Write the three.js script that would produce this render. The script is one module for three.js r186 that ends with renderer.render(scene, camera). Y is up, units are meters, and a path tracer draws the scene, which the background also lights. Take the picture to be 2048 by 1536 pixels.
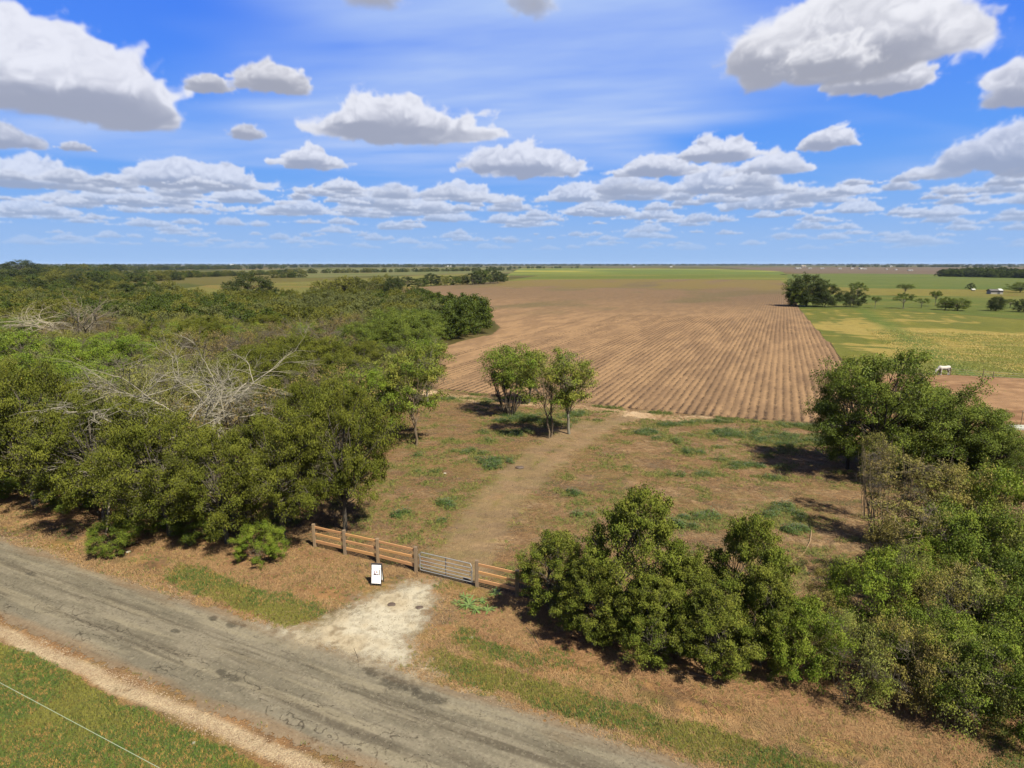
import * as THREE from 'three';
import { mergeGeometries, mergeVertices } from 'three/addons/utils/BufferGeometryUtils.js';
import { MarchingCubes } from 'three/addons/objects/MarchingCubes.js';

// ---------------------------------------------------------------- camera, sun, exposure
const scene = new THREE.Scene();
const camera = new THREE.PerspectiveCamera(65.5, 4 / 3, 0.5, 40000);
camera.position.set(0, 17.5, 0);
camera.rotation.x = -11.365 * Math.PI / 180;
const renderer = new THREE.WebGLRenderer({ antialias: true });
renderer.toneMapping = THREE.LinearToneMapping;
const EXPOSURE = 3.0;
renderer.toneMappingExposure = EXPOSURE;
renderer.shadowMap.enabled = true;
const SUN = new THREE.Vector3(0.66, 1.36, 0.75).normalize();
const sun = new THREE.DirectionalLight(new THREE.Color(1, 0.92, 0.78), 5);
sun.name = 'sun';
sun.position.copy(SUN).multiplyScalar(300).add(new THREE.Vector3(0, 0, -100));
sun.target.position.set(0, 0, -100);
sun.castShadow = true;
sun.shadow.mapSize.set(4096, 4096);
Object.assign(sun.shadow.camera, { left: -200, right: 200, top: 200, bottom: -200, near: 1, far: 700 });
scene.add(sun, sun.target);

// ---------------------------------------------------------------- helpers: random numbers, noise, colours
function rng(seed) {
  let s = (seed * 2654435761) >>> 0;
  return () => { s = (s + 0x6d2b79f5) | 0; let t = Math.imul(s ^ (s >>> 15), 1 | s); t = (t + Math.imul(t ^ (t >>> 7), 61 | t)) ^ t; return ((t ^ (t >>> 14)) >>> 0) / 4294967296; };
}
const { clamp, lerp, smoothstep: sst } = THREE.MathUtils;
const ss = (a, b, x) => sst(x, a, b);
const PERM = (() => { const r = rng(77), a = new Float32Array(65536); for (let i = 0; i < 65536; i++) a[i] = r(); return a; })();
function vnoise(x, y) {
  const ix = Math.floor(x), iy = Math.floor(y); let fx = x - ix, fy = y - iy;
  fx = fx * fx * (3 - 2 * fx); fy = fy * fy * (3 - 2 * fy);
  const a = (ix & 255) + ((iy & 255) << 8), b = ((ix + 1) & 255) + ((iy & 255) << 8), c = (ix & 255) + (((iy + 1) & 255) << 8), d = ((ix + 1) & 255) + (((iy + 1) & 255) << 8);
  return (PERM[a] * (1 - fx) + PERM[b] * fx) * (1 - fy) + (PERM[c] * (1 - fx) + PERM[d] * fx) * fy;
}
function fbm(x, y, o = 4) { let s = 0, a = 0.5, t = 0; for (let i = 0; i < o; i++) { s += a * vnoise(x, y); t += a; a *= 0.5; const nx = x * 1.62 - y * 1.18 + 17.3; y = x * 1.18 + y * 1.62 + 9.1; x = nx; } return s / t; }
const s2l = (c) => { c /= 255; return c <= 0.04045 ? c / 12.92 : ((c + 0.055) / 1.055) ** 2.4; };
const l2s = (c) => { c = clamp(c, 0, 1); return 255 * (c <= 0.0031308 ? c * 12.92 : 1.055 * c ** (1 / 2.4) - 0.055); };
const LIT = [4.25, 4.12, 4.25];                                   // how bright a white sheet in full sun comes out
const A = (r, g, b, k = 1) => [s2l(r) * k / LIT[0], s2l(g) * k / LIT[1], s2l(b) * k / LIT[2]];   // albedo of a thing that looks (r, g, b) in full sun
const mix3 = (a, b, t) => { t = t < 0 ? 0 : t > 1 ? 1 : t; return [a[0] + (b[0] - a[0]) * t, a[1] + (b[1] - a[1]) * t, a[2] + (b[2] - a[2]) * t]; };
const mul3 = (a, k) => [a[0] * k, a[1] * k, a[2] * k];
const col = (a) => new THREE.Color(a[0], a[1], a[2]);

// ---------------------------------------------------------------- sky: air and clouds, computed for every direction
// Clouds are heaps of round puffs with a flat base at one height, drawn by marching through them towards the sun.
(function makeSky() {
  const W = 4096, H = W / 2, data = new Float32Array(W * H * 4), R = rng(5);
  const N = 48, N3 = new Float32Array(N * N * N);
  {                                               // tiling cell noise, for cauliflower edges
    const cells = [6, 12, 24].map((c) => { const p = new Float32Array(c * c * c * 3); for (let i = 0; i < p.length; i++) p[i] = R(); return [c, p]; });
    for (let z = 0; z < N; z++) for (let y = 0; y < N; y++) for (let x = 0; x < N; x++) {
      let v = 0, a = 0.58;
      for (const [c, p] of cells) {
        const px = x / N * c, py = y / N * c, pz = z / N * c, ix = Math.floor(px), iy = Math.floor(py), iz = Math.floor(pz); let m = 9;
        for (let k = -1; k < 2; k++) for (let j = -1; j < 2; j++) for (let i = -1; i < 2; i++) {
          const q = ((((iz + k + c) % c) * c + ((iy + j + c) % c)) * c + ((ix + i + c) % c)) * 3;
          const dx = ix + i + p[q] - px, dy = iy + j + p[q + 1] - py, dz = iz + k + p[q + 2] - pz, d = dx * dx + dy * dy + dz * dz; if (d < m) m = d;
        }
        v += a * (1 - Math.min(1, Math.sqrt(m))); a *= 0.5;
      }
      N3[(z * N + y) * N + x] = v;
    }
  }
  const tri = (g, nx, ny, nz, x, y, z) => {       // trilinear, clamped
    if (x < 0 || y < 0 || z < 0 || x >= nx - 1 || y >= ny - 1 || z >= nz - 1) return 0;
    const ix = x | 0, iy = y | 0, iz = z | 0, fx = x - ix, fy = y - iy, fz = z - iz, o = (iz * ny + iy) * nx + ix, b = o + nx * ny;
    const c0 = (g[o] * (1 - fx) + g[o + 1] * fx) * (1 - fy) + (g[o + nx] * (1 - fx) + g[o + nx + 1] * fx) * fy;
    const c1 = (g[b] * (1 - fx) + g[b + 1] * fx) * (1 - fy) + (g[b + nx] * (1 - fx) + g[b + nx + 1] * fx) * fy;
    return c0 * (1 - fz) + c1 * fz;
  };
  const n3 = (x, y, z) => {
    x -= Math.floor(x); y -= Math.floor(y); z -= Math.floor(z); x *= N; y *= N; z *= N;
    const ix = x | 0, iy = y | 0, iz = z | 0, fx = x - ix, fy = y - iy, fz = z - iz, jx = (ix + 1) % N, jy = (iy + 1) % N, jz = (iz + 1) % N;
    const at = (a, b, c) => N3[(c * N + b) * N + a];
    const c0 = (at(ix, iy, iz) * (1 - fx) + at(jx, iy, iz) * fx) * (1 - fy) + (at(ix, jy, iz) * (1 - fx) + at(jx, jy, iz) * fx) * fy;
    const c1 = (at(ix, iy, jz) * (1 - fx) + at(jx, iy, jz) * fx) * (1 - fy) + (at(ix, jy, jz) * (1 - fx) + at(jx, jy, jz) * fx) * fy;
    return c0 * (1 - fz) + c1 * fz;
  };
  const BASE = 1200, RAD = Math.PI / 180, clouds = [];
  // az: degrees right of straight ahead; lo, hi: elevations of base and top; half: half the width in degrees
  const moulds = new Map();                        // small far clouds share a few shapes for each bearing
  function cloud(az, half, lo, hi, o = {}) {
    const D = BASE / Math.tan(lo * RAD), w = D * Math.tan(half * RAD), key = o.mould === undefined ? 0 : o.mould + '/' + Math.round(az / 45);
    let c = key && moulds.get(key); if (!c) { c = mould(az, half, lo, hi, o, D, w); if (key) moulds.set(key, c); }
    const f = w / c.w, h = c.h * f, ex = c.ex * f, ey = c.ey * f, ez = c.ez * f;
    clouds.push({ ...c, az, D, w, h, ex, ey, ez, half: Math.atan(ex / Math.max(D * 0.4, D - ez)) / RAD + 0.3, lo: Math.atan2(BASE - h * 0.1, D + ez) / RAD - 0.25, hi: Math.atan2(BASE + ey, Math.max(1, D - ez)) / RAD + 0.2, ca: Math.cos(az * RAD), sa: Math.sin(az * RAD), thick: o.thick ?? 1, soft: o.soft ?? 0, dim: o.dim ?? 1, seed: ((az * 7.3 + lo * 3.1) % 9 + 9) % 9 });
  }
  function mould(az, half, lo, hi, o, D, w) {
    const r = rng(Math.round(az * 100 + lo * 977 + half * 31) + 5000), h = D * Math.tan(hi * RAD) - BASE, dep = Math.min(w, Math.max(h * 0.8, w * 0.42)) * (o.deep ?? 1);
    const n = Math.round(clamp(14 + w / h * 9, 16, 46) * (o.few ?? 1)), P = [];
    const peaks = o.peaks ?? [[r() * 0.8 - 0.5, 1], [r() * 0.9, 0.75]];
    const prof = (x) => { let m = 0.34; for (const [px, ph, pw] of peaks) m = Math.max(m, ph * Math.exp(-(((x - px) / (pw ?? 0.38)) ** 2))); return m * Math.pow(Math.max(0, 1 - Math.abs(x) ** 3), 0.5); };
    for (let i = 0; i < n; i++) {
      const x = (i + r()) / n * 2 - 1, ph = prof(x) * h * (0.86 + 0.2 * r()), rad = Math.max(h * 0.13, ph * (0.3 + 0.24 * r())), z = (r() * 2 - 1) * dep * Math.sqrt(Math.max(0, 1 - x * x * 0.9));
      const big = 1 - Math.abs(z) / (dep + 1) * 0.4;
      P.push([x * (w - rad * 0.6), Math.max(rad * 0.35, (ph - rad) * (r() < 0.62 ? 1 : r()) * big), z, rad]);
      P.push([x * (w - rad * 1.3), rad * 0.12, z * 0.9, rad * (1.2 + 0.5 * r()), 0.5]);
    }
    const lod = o.lod ?? 1, nx = Math.round(clamp(w / h * 26, 26, 90) * lod), ny = Math.round(26 * lod), nz = Math.round(clamp(dep / h * 20, 18, 40) * lod);
    const ex = w * 1.15 + h * 0.75, ey = h * 1.3, ez = dep + h * 0.5, g = new Float32Array(nx * ny * nz), L = new Float32Array(nx * ny * nz);
    for (let k = 0; k < nz; k++) for (let j = 0; j < ny; j++) for (let i = 0; i < nx; i++) {
      const x = (i / (nx - 1) * 2 - 1) * ex, y = j / (ny - 1) * ey - h * 0.08, z = (k / (nz - 1) * 2 - 1) * ez; let m = 0;
      for (const p of P) { const dx = (x - p[0]) * (p[4] ?? 0.85), dy = y - p[1], dz = (z - p[2]) * (p[4] ?? 0.85), q = 1 - Math.sqrt(dx * dx + dy * dy + dz * dz) / p[3]; if (q > 0) m = m + q - m * q * 0.75; }
      g[(k * ny + j) * nx + i] = Math.min(1, m) * (1 - ss(0.7, 1, Math.abs(x) / ex)) * (1 - ss(0.8, 1, Math.abs(z) / ez)) * (1 - ss(0.85, 1, y / ey)) * ss(-0.04 * h, 0.16 * h, y + (fbm(x / h * 1.6 + 9, z / h * 1.6 + az, 3) - 0.5) * h * 0.34);
    }
    const ca = Math.cos(az * RAD), sa = Math.sin(az * RAD), sx = SUN.x * ca + SUN.z * sa, sz = SUN.x * sa * -1 + SUN.z * ca;   // the sun in the cloud's own axes; its z points to the camera
    for (let k = 0; k < nz; k++) for (let j = 0; j < ny; j++) for (let i = 0; i < nx; i++) {
      let t = 0;
      for (let q = 1; q <= 9; q++) { const d = h * 0.045 * q * (1 + q * 0.08); t += tri(g, nx, ny, nz, i + sx * d / (2 * ex) * (nx - 1), j + SUN.y * d / ey * (ny - 1), k + sz * d / (2 * ez) * (nz - 1)) * (1 + q * 0.16); }
      L[(k * ny + j) * nx + i] = t;
    }
    return { w, h, nx, ny, nz, ex, ey, ez, g, L };
  }
  // the clouds one can point to
  const C = (u0, u1, vt, vb, o) => cloud(...SKYBOX(u0, u1, vt, vb), o);
  const SKYBOX = (u0, u1, vt, vb) => {            // picture measurements of 2048 x 1536 to bearings and elevations
    const dir = (u, v) => { const x = (u - 1024) / 1194, y = (768 - v) / 1194, c = Math.cos(11.365 * RAD), s = Math.sin(11.365 * RAD), Y = y * c - s, Z = c + y * s; return [Math.atan2(x, Z) / RAD, Math.atan2(Y, Math.hypot(x, Z)) / RAD]; };
    const um = (u0 + u1) / 2, a = dir(u0, vb), b = dir(u1, vb), m = dir(um, vb), t = dir(um, vt);
    return [m[0], (b[0] - a[0]) / 2, m[1], t[1]];
  };
  C(-140, 262, 0, 210, { peaks: [[-0.35, 1, 0.5], [0.1, 0.98, 0.45], [0.55, 0.8, 0.4]], thick: 1.2, deep: 0.34, few: 1.2 });
  C(362, 452, 138, 180, { soft: 0.5, thick: 0.6, dim: 0.86 }); C(455, 600, 105, 175, { soft: 0.5, thick: 0.6, dim: 0.86, peaks: [[-0.1, 1], [0.5, 0.6]] });
  C(585, 985, 158, 272, { peaks: [[-0.28, 1, 0.3], [0.05, 0.7, 0.4], [0.68, 0.66, 0.14]], few: 1.2 });
  C(522, 688, 278, 332, { peaks: [[0.05, 1, 0.5]] });
  C(-120, 75, 225, 290, { soft: 0.4, thick: 0.7, dim: 0.8 }); C(-160, 210, 300, 368, { peaks: [[0.25, 1, 0.6], [-0.4, 0.9, 0.5]] });
  C(215, 545, 305, 372, { peaks: [[-0.3, 1, 0.5], [0.3, 0.85, 0.5]], few: 1.3 }); C(60, 460, 368, 408, { few: 1.3 });
  C(-150, 170, 385, 425, {}); C(330, 590, 370, 402, {}); C(430, 700, 392, 425, {});
  C(885, 1190, 275, 350, { peaks: [[0.0, 1, 0.3], [-0.5, 0.7], [0.5, 0.66]] }); C(835, 1030, 352, 402, { peaks: [[-0.3, 1, 0.4]] });
  C(620, 745, 352, 380, { thick: 0.7, soft: 0.2 }); C(640, 735, 385, 406, { thick: 0.7 });
  C(1055, 1245, 355, 402, { peaks: [[0, 1, 0.6]] }); C(1100, 1290, 402, 430, {});
  C(1305, 1530, 262, 318, { peaks: [[-0.2, 1, 0.4], [0.35, 0.9, 0.4]] }); C(1190, 1420, 296, 348, { peaks: [[-0.1, 0.9, 0.5]] }); C(1430, 1605, 285, 345, { peaks: [[0.2, 0.9]] });
  C(1290, 1560, 322, 384, { peaks: [[-0.15, 1, 0.35], [0.5, 0.7]] }); C(1415, 1600, 358, 418, {}); C(1270, 1360, 410, 436, {});
  C(1510, 1775, -40, 150, { peaks: [[-0.3, 0.9, 0.5], [0.4, 1, 0.5]], thick: 1.1, deep: 0.3, few: 1.2 }); C(1560, 1700, 60, 150, { soft: 0.15, deep: 0.4 }); C(1650, 1800, 105, 188, { soft: 0.2, deep: 0.4 });
  C(1585, 1690, 250, 298, { peaks: [[-0.4, 0.9, 0.4], [0.4, 1, 0.5]] });
  C(1930, 2300, 75, 200, { deep: 0.35, peaks: [[-0.3, 0.8, 0.4], [0.3, 1, 0.6]] }); C(1745, 2260, 238, 340, { peaks: [[-0.4, 0.62, 0.4], [0.2, 1, 0.5]], few: 1.3 });
  C(1915, 2200, 355, 408, {}); C(1625, 1755, 355, 388, {}); C(1615, 1760, 393, 425, {}); C(1780, 1960, 405, 432, {});
  C(655, 800, -60, 0, { soft: 0.95, thick: 0.16, dim: 1 }); C(990, 1100, -50, 25, { soft: 0.95, thick: 0.16, dim: 1 }); C(450, 520, 240, 275, { soft: 0.6, thick: 0.35, dim: 0.85 });
  C(100, 190, 280, 300, { soft: 0.5, thick: 0.5, dim: 0.85 }); C(700, 890, 372, 420, {});
  // the same kind of clouds goes on all round: low rows towards the horizon, then scattered ones beyond the frame
  const rr = rng(91);
  for (let i = 0; i < 1050; i++) { const lo = 1.2 + 5.2 * rr() ** 1.35, hw = (0.8 + 2.3 * rr()) * (0.4 + lo * 0.2); cloud(rr() * 360 - 180, hw, lo, lo + hw * (0.2 + 0.26 * rr()), { mould: i % 16, lod: 0.6, few: 0.6, soft: 0.3 + 0.5 * rr(), thick: 0.3 + 0.6 * rr() }); }
  for (let i = 0; i < 150; i++) { const lo = 6 + 52 * rr() ** 1.7, az = rr() * 360 - 180, hw = 2 + 6 * rr(); if (Math.abs(az) < 58 + hw && lo < 30) continue; cloud(az, hw, lo, lo + hw * (0.5 + 0.4 * rr()), { mould: 20 + i % 8, lod: 0.5, few: 0.6 }); }
  const air = [[-90, 150, 190, 235], [0, 158, 192, 236], [2.5, 150, 187, 237], [6, 122, 174, 242], [10, 100, 160, 246], [16, 80, 140, 246], [22, 70, 126, 242], [35, 56, 106, 224], [60, 44, 86, 196], [90, 38, 76, 180]].map(([e, r, g, b]) => [e, s2l(r), s2l(g), s2l(b)]);
  const airAt = (e) => { let i = 1; while (air[i][0] < e && i < air.length - 1) i++; const t = clamp((e - air[i - 1][0]) / (air[i][0] - air[i - 1][0]), 0, 1); return [1, 2, 3].map((c) => lerp(air[i - 1][c], air[i][c], t)); };
  clouds.sort((a, b) => a.D - b.D);
  const bins = Array.from({ length: 360 }, () => []);
  for (const c of clouds) for (let a = Math.floor(c.az - c.half - 1); a <= c.az + c.half + 1; a++) bins[((a + 180) % 360 + 360) % 360].push(c);
  const march = (c, x, y, z, fine, el) => {           // -> [light, opacity]; the ray in the cloud's own axes
    const lx = x * c.ca - -z * c.sa, lz = -(x * c.sa + -z * c.ca);                   // right of the cloud's middle; towards the camera
    let t0 = (c.D - c.ez) / -lz, t1 = (c.D + c.ez) / -lz; t0 = Math.max(t0, (BASE - c.h * 0.08) / y); t1 = Math.min(t1, (BASE + c.ey) / y); if (!(t0 > 0) || t1 <= t0) return null;
    const steps = fine ? (el > 5 ? 56 : 26) : 18, dt = (t1 - t0) / steps, k = 30 / c.h * c.thick * (1 - 0.6 * c.soft); let T = 1, S = 0;
    let t = t0 + dt * (0.25 + 0.5 * vnoise(x * 9000, y * 9000));
    for (let i = 0; i < steps && T > 0.02; i++, t += dt) {
      let px = lx * t, py = y * t - BASE, pz = lz * t + c.D; const ws = 0.2 / c.h, wv = n3(px * ws + c.seed, py * ws * 1.4, pz * ws + 0.4) - 0.62, wu = n3(px * ws * 2.3, py * ws * 2.3 + c.seed, pz * ws * 2.3) - 0.62; px += wv * c.h * 1.3 + wu * c.h * 0.5; py += (wu * 0.9 + wv * 0.3) * c.h * 0.5 * clamp(py / c.h * 2, 0.1, 1);
      const gx = (px / c.ex + 1) * 0.5 * (c.nx - 1), gy = (py + c.h * 0.08) / c.ey * (c.ny - 1), gz = (pz / c.ez + 1) * 0.5 * (c.nz - 1);
      const base = tri(c.g, c.nx, c.ny, c.nz, gx, gy, gz); if (base <= 0.001) continue;
      const q = 0.62 / c.h, w = n3(px * q + c.seed, py * q, pz * q) * 0.62 + n3(px * q * 2.7, py * q * 2.7 + c.seed, pz * q * 2.7) * 0.28 + (fine ? n3(px * q * 6.1, py * q * 6.1, pz * q * 6.1) * 0.2 + n3(px * q * 13, py * q * 13, pz * q * 13) * 0.1 - 0.04 : 0.1);
      const e = base * 1.5 + (w - 0.6) * (1.7 - c.soft * 0.2) - 0.2; if (e <= 0) continue;
      const den = Math.min(1, e * e * (1.8 - 1.2 * c.soft) + e * 0.22), a = 1 - Math.exp(-den * k * dt);
      const tau = tri(c.L, c.nx, c.ny, c.nz, gx, gy, gz) * 0.62 - (w - 0.6) * 3.6, up = clamp(py / c.h, 0, 1);
      const lit = 0.62 * Math.exp(-Math.max(0, tau) * 0.62) + 0.3 * Math.exp(-Math.max(0, tau) * 0.16);
      S += T * a * (lit + 0.17 + 0.13 * up); T *= 1 - a;
    }
    return T < 0.995 ? [S / (1 - T), 1 - T] : null;
  };
  const veil = (x, y, z) => {                     // thin high cloud, drawn out by the wind
    if (y < 0.08) return 0; const px = x / y, pz = z / y, q = fbm(px * 0.34 + 3.1, pz * 0.5 + px * 0.12 + 7, 4) + 0.26 * Math.exp(-((px - 0.3) ** 2) / 1.3 - ((pz + 3.0) ** 2) / 2.2), s = fbm(px * 0.9 + pz * 0.5 + 2, pz * 2.4 - px * 0.7, 5);
    return ss(0.34, 0.68, q) * (0.3 + 1.1 * s) * ss(0.08, 0.2, y);
  };
  const one = (azd, el, fine) => {
    const e = el * RAD, a = azd * RAD, x = Math.sin(a) * Math.cos(e), y = Math.sin(e), z = -Math.cos(a) * Math.cos(e), sky = airAt(el);
    const glow = Math.max(0, x * SUN.x + y * SUN.y + z * SUN.z), g = 0.22 * glow ** 6; let out = [0, 0, 0], T = 1;
    const v = veil(x, y, z); const bg = [sky[0] + (0.42 - sky[0]) * v + g, sky[1] + (0.57 - sky[1]) * v + g, sky[2] + (0.93 - sky[2]) * v + g];
    for (const c of bins[((Math.floor(azd) + 180) % 360 + 360) % 360]) {
      if (el < c.lo || el > c.hi) continue; let da = azd - c.az; da -= Math.round(da / 360) * 360; if (Math.abs(da) > c.half) continue;
      const m = march(c, x, y, z, fine, el); if (!m) continue;
      const far = 1 - Math.exp(-Math.max(0, c.D - 4000) / 28000), l = m[0] * c.dim;
      const cc = [lerp(lerp(0.37, 0.9, ss(0.25, 1.12, l)) , sky[0] * 1.04, far), lerp(lerp(0.385, 0.9, ss(0.25, 1.12, l)), sky[1] * 1.02, far), lerp(lerp(0.455, 0.94, ss(0.25, 1.12, l)), sky[2], far)], al = m[1] * (1 - far * 0.25);
      for (let q = 0; q < 3; q++) out[q] += T * al * cc[q]; T *= 1 - al; if (T < 0.02) break;
    }
    return [0, 1, 2].map((q) => (out[q] + T * bg[q]) / EXPOSURE);
  };
  const put = (i, c) => { data[i * 4] = c[0]; data[i * 4 + 1] = c[1]; data[i * 4 + 2] = c[2]; data[i * 4 + 3] = 1; };
  const azOf = (col_) => { const th = ((col_ + 0.5) / W - 0.5) * 360; return th + 90; };   // straight ahead is -z
  const wrap = (a) => a - Math.round(a / 360) * 360;
  for (let row = 0; row < H; row++) {
    const el = ((row + 0.5) / H - 0.5) * 180;
    if (el < 0) { for (let c = 0; c < W; c++) put(row * W + c, [0.09 / EXPOSURE, 0.085 / EXPOSURE, 0.06 / EXPOSURE]); continue; }
    const coarseRow = row % 4 !== 0;
    for (let c = 0; c < W; c++) {
      const az = wrap(azOf(c)), fine = Math.abs(az) < 47 && el < 33;
      if (fine) put(row * W + c, one(az, el, true));
      else if (!coarseRow && c % 4 === 0) { const q = one(az, el, false); for (let k = 0; k < 4; k++) for (let j = 0; j < 4 && row + j < H; j++) { const i = (row + j) * W + Math.min(W - 1, c + k); if (!(Math.abs(wrap(azOf(c + k))) < 47 && el + j * 0.088 < 33)) put(i, q); } }
    }
  }
  const t = new THREE.DataTexture(data, W, H, THREE.RGBAFormat, THREE.FloatType);
  t.mapping = THREE.EquirectangularReflectionMapping; t.magFilter = THREE.LinearFilter; t.needsUpdate = true;
  scene.background = t; scene.environment = t;
})();

// ---------------------------------------------------------------- names, labels, meshes
const taken = new Set();
function numbered(name) { if (!taken.has(name)) { taken.add(name); return name; } for (let i = 1; ; i++) { const n = name + '_' + String(i).padStart(3, '0'); if (!taken.has(n)) { taken.add(n); return n; } } }
function shade(o) { o.traverse((m) => { if (m.isMesh) { m.castShadow = true; m.receiveShadow = true; } }); return o; }
function tag(o, label, category, group) { o.userData.label = label; o.userData.category = category; if (group) o.userData.group = group; return o; }
function thing(name, label, category, [x, y, z], turn = 0, group) { const g = new THREE.Group(); g.name = numbered(name); g.position.set(x, y, z); g.rotation.y = turn; scene.add(g); return tag(g, label, category, group); }
function part(name, geo, mat, parent) { const m = new THREE.Mesh(geo, mat); m.name = name; m.castShadow = m.receiveShadow = true; parent.add(m); return m; }
function structure(name, geo, mat) { const m = new THREE.Mesh(geo, mat); m.name = name; m.receiveShadow = true; m.userData.kind = 'structure'; scene.add(m); return m; }
function texture(w, h, fn, srgb = true) {
  const d = new Uint8Array(w * h * 4);
  for (let y = 0; y < h; y++) for (let x = 0; x < w; x++) { const c = fn(x, y), i = (y * w + x) * 4; for (let k = 0; k < 3; k++) d[i + k] = srgb ? l2s(c[k]) : clamp(c[k], 0, 1) * 255; d[i + 3] = c.length > 3 ? clamp(c[3], 0, 1) * 255 : 255; }
  const t = new THREE.DataTexture(d, w, h, THREE.RGBAFormat); t.wrapS = t.wrapT = THREE.RepeatWrapping; t.magFilter = THREE.LinearFilter; if (srgb) t.colorSpace = THREE.SRGBColorSpace; t.needsUpdate = true; return t;
}
// tiling noise for bump and grain
const TN = (() => { const r = rng(3), g = new Float32Array(64 * 64); for (let i = 0; i < g.length; i++) g[i] = r(); return (x, y, p) => { const w = (a) => ((a % p) + p) % p, ix = Math.floor(x), iy = Math.floor(y); let fx = x - ix, fy = y - iy; fx = fx * fx * (3 - 2 * fx); fy = fy * fy * (3 - 2 * fy); const q = (a, b) => g[w(a) + w(b) * 64]; return lerp(lerp(q(ix, iy), q(ix + 1, iy), fx), lerp(q(ix, iy + 1), q(ix + 1, iy + 1), fx), fy); }; })();
const tfbm = (u, v, p, o) => { let s = 0, a = 0.5, t = 0; for (let i = 0; i < o && p <= 64; i++) { s += a * TN(u * p, v * p, p); t += a; a *= 0.62; p *= 2; } return s / t; };
const clodBump = texture(512, 512, (x, y) => { const v = tfbm(x / 512, y / 512, 8, 4); const k = TN(x / 512 * 64, y / 512 * 64, 64); const h = 0.6 * v + 0.4 * k * k; return [h, h, h]; }, false);
const bumpOf = (sx, sy) => { const t = clodBump.clone(); t.repeat.set(sx, sy); return t; };

// ---------------------------------------------------------------- where the road, the fence and the field lie
const RD = [0.9117, 0.4109], RN = [0.4109, -0.9117];            // along the road, and across it towards the field
const roadS = (x, z) => (x + 25.85) * RD[0] + (z + 27.23) * RD[1];
const roadT = (x, z) => (x + 25.85) * RN[0] + (z + 27.23) * RN[1];
const fromRoad = (s, t) => [-25.85 + s * RD[0] + t * RN[0], -27.23 + s * RD[1] + t * RN[1]];
function distTo(path, x, z) { let m = 1e9; for (let i = 1; i < path.length; i++) { const [ax, az] = path[i - 1], bx = path[i][0] - ax, bz = path[i][1] - az, t = clamp(((x - ax) * bx + (z - az) * bz) / (bx * bx + bz * bz), 0, 1), d = Math.hypot(x - ax - t * bx, z - az - t * bz); if (d < m) m = d; } return m; }
function inside(poly, x, z) { let c = false; for (let i = 0, j = poly.length - 1; i < poly.length; j = i++) { const [xi, zi] = poly[i], [xj, zj] = poly[j]; if ((zi > z) !== (zj > z) && x < (xj - xi) * (z - zi) / (zj - zi) + xi) c = !c; } return c; }
const blobs = (list, x, z) => { let m = 0; for (const [[cx, cz], rx, rz, k] of list) { const dx = (x - cx) / rx, dz = (z - cz) / rz, d = dx * dx + dz * dz; if (d < 4) m = Math.max(m, (1.25 - Math.sqrt(d)) * (k ?? 1)); } return m; };

// green patches of the clearing, pale bare spots, and the two wheel tracks
const WEEDS = [[[3.51,-66.61], 7, 3.2], [[8.22,-65.06], 5, 2.6], [[-0.74,-60.42], 3.2, 1.6], [[-3.03,-54.15], 3.4, 2, 0.8], [[-0.63,-51.24], 4, 2.6, 0.95], [[-6.94,-48], 2.6, 1.4, 0.7], [[-7.25,-39.79], 1.5, 0.9, 1], [[-3.85,-41.58], 3, 1.2, 0.7], [[-1.98,-58.24], 2.5, 1.4],
  [[14.09,-60.99], 2.6, 1.3, 1.1], [[16.53,-58.24], 3, 2, 0.9], [[17.24,-64], 4, 1.6, 0.9], [[23.8,-60.05], 6, 2.6, 1.2], [[27.18,-58.24], 6, 3, 1.1], [[17.8,-54.15], 2.4, 1.4, 0.9], [[18.94,-51.94], 1.7, 1, 0.9], [[15.69,-48], 2.6, 0.8, 0.95], [[20.25,-50.56], 2, 1.1, 1], [[19.9,-47.39], 3, 1.3, 0.8], [[12.94,-48], 1.9, 1.1, 0.8], [[33.04,-64], 5, 1.4, 0.9], [[22.15,-46.8], 2, 1.6, 0.8],
  [[13.11,-38.94], 2.4, 2, 1.1], [[18.35,-39.79], 2.6, 2.2, 1], [[19.33,-37.35], 1.3, 0.8, 1.2], [[19.45,-40.67], 2, 1.2], [[11.83,-38.13], 1.8, 1.6], [[4.48,-43.54], 1.6, 1.6, 0.6], [[-6.03,-58.24], 2, 1.1, 0.6], [[23.99,-65.06], 8, 1.2, 0.75], [[7.45,-68.47], 7, 2, 0.8], [[-8.14,-76.41], 7, 2.2, 0.7], [[5.55,-39.79], 1.4, 1.2, 0.6]];
const PALE = [[[9.75,-54.15], 2.6, 1.6], [[-5.26,-52.66], 2.4, 1.2, 0.9], [[2.87,-42.54], 2.2, 1.8, 0.55], [[1.28,-39.79], 2, 1.6, 0.6], [[10.44,-42.54], 3, 1.6, 0.6], [[14.54,-68.47], 6, 2], [[-0.77,-35.51], 2, 1.2, 0.6], [[12.07,-41.58], 3, 0.8, 0.6]];
const DARK = [[[0.7,-49.9], 3, 1.6, 0.9], [[-6.09,-48], 4, 1.6, 0.8], [[0.77,-54.92], 3.4, 1.2, 0.6], [[-9.31,-54.92], 3, 1.4, 0.8], [[-6.2,-42.54], 3, 1.6, 0.7], [[4.21,-64], 5, 1.5, 0.5], [[20.67,-37.35], 2.5, 2, 0.6], [[-8.85,-44.58], 2, 1.6, 0.7]];
const TRACK1 = [[-2.77,-30.61], [-2.15,-34.49], [-1.33,-38.13], [0.23,-43.54], [2.89,-49.9], [6.21,-56.54], [10.31,-64], [15.93,-69.43]], TRACK2 = [[-3.93,-30.88], [-3.43,-34.82], [-2.73,-38.53], [-1.52,-44.05], [0.93,-50.56], [4.36,-58.24], [8.48,-64.84]];
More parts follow.
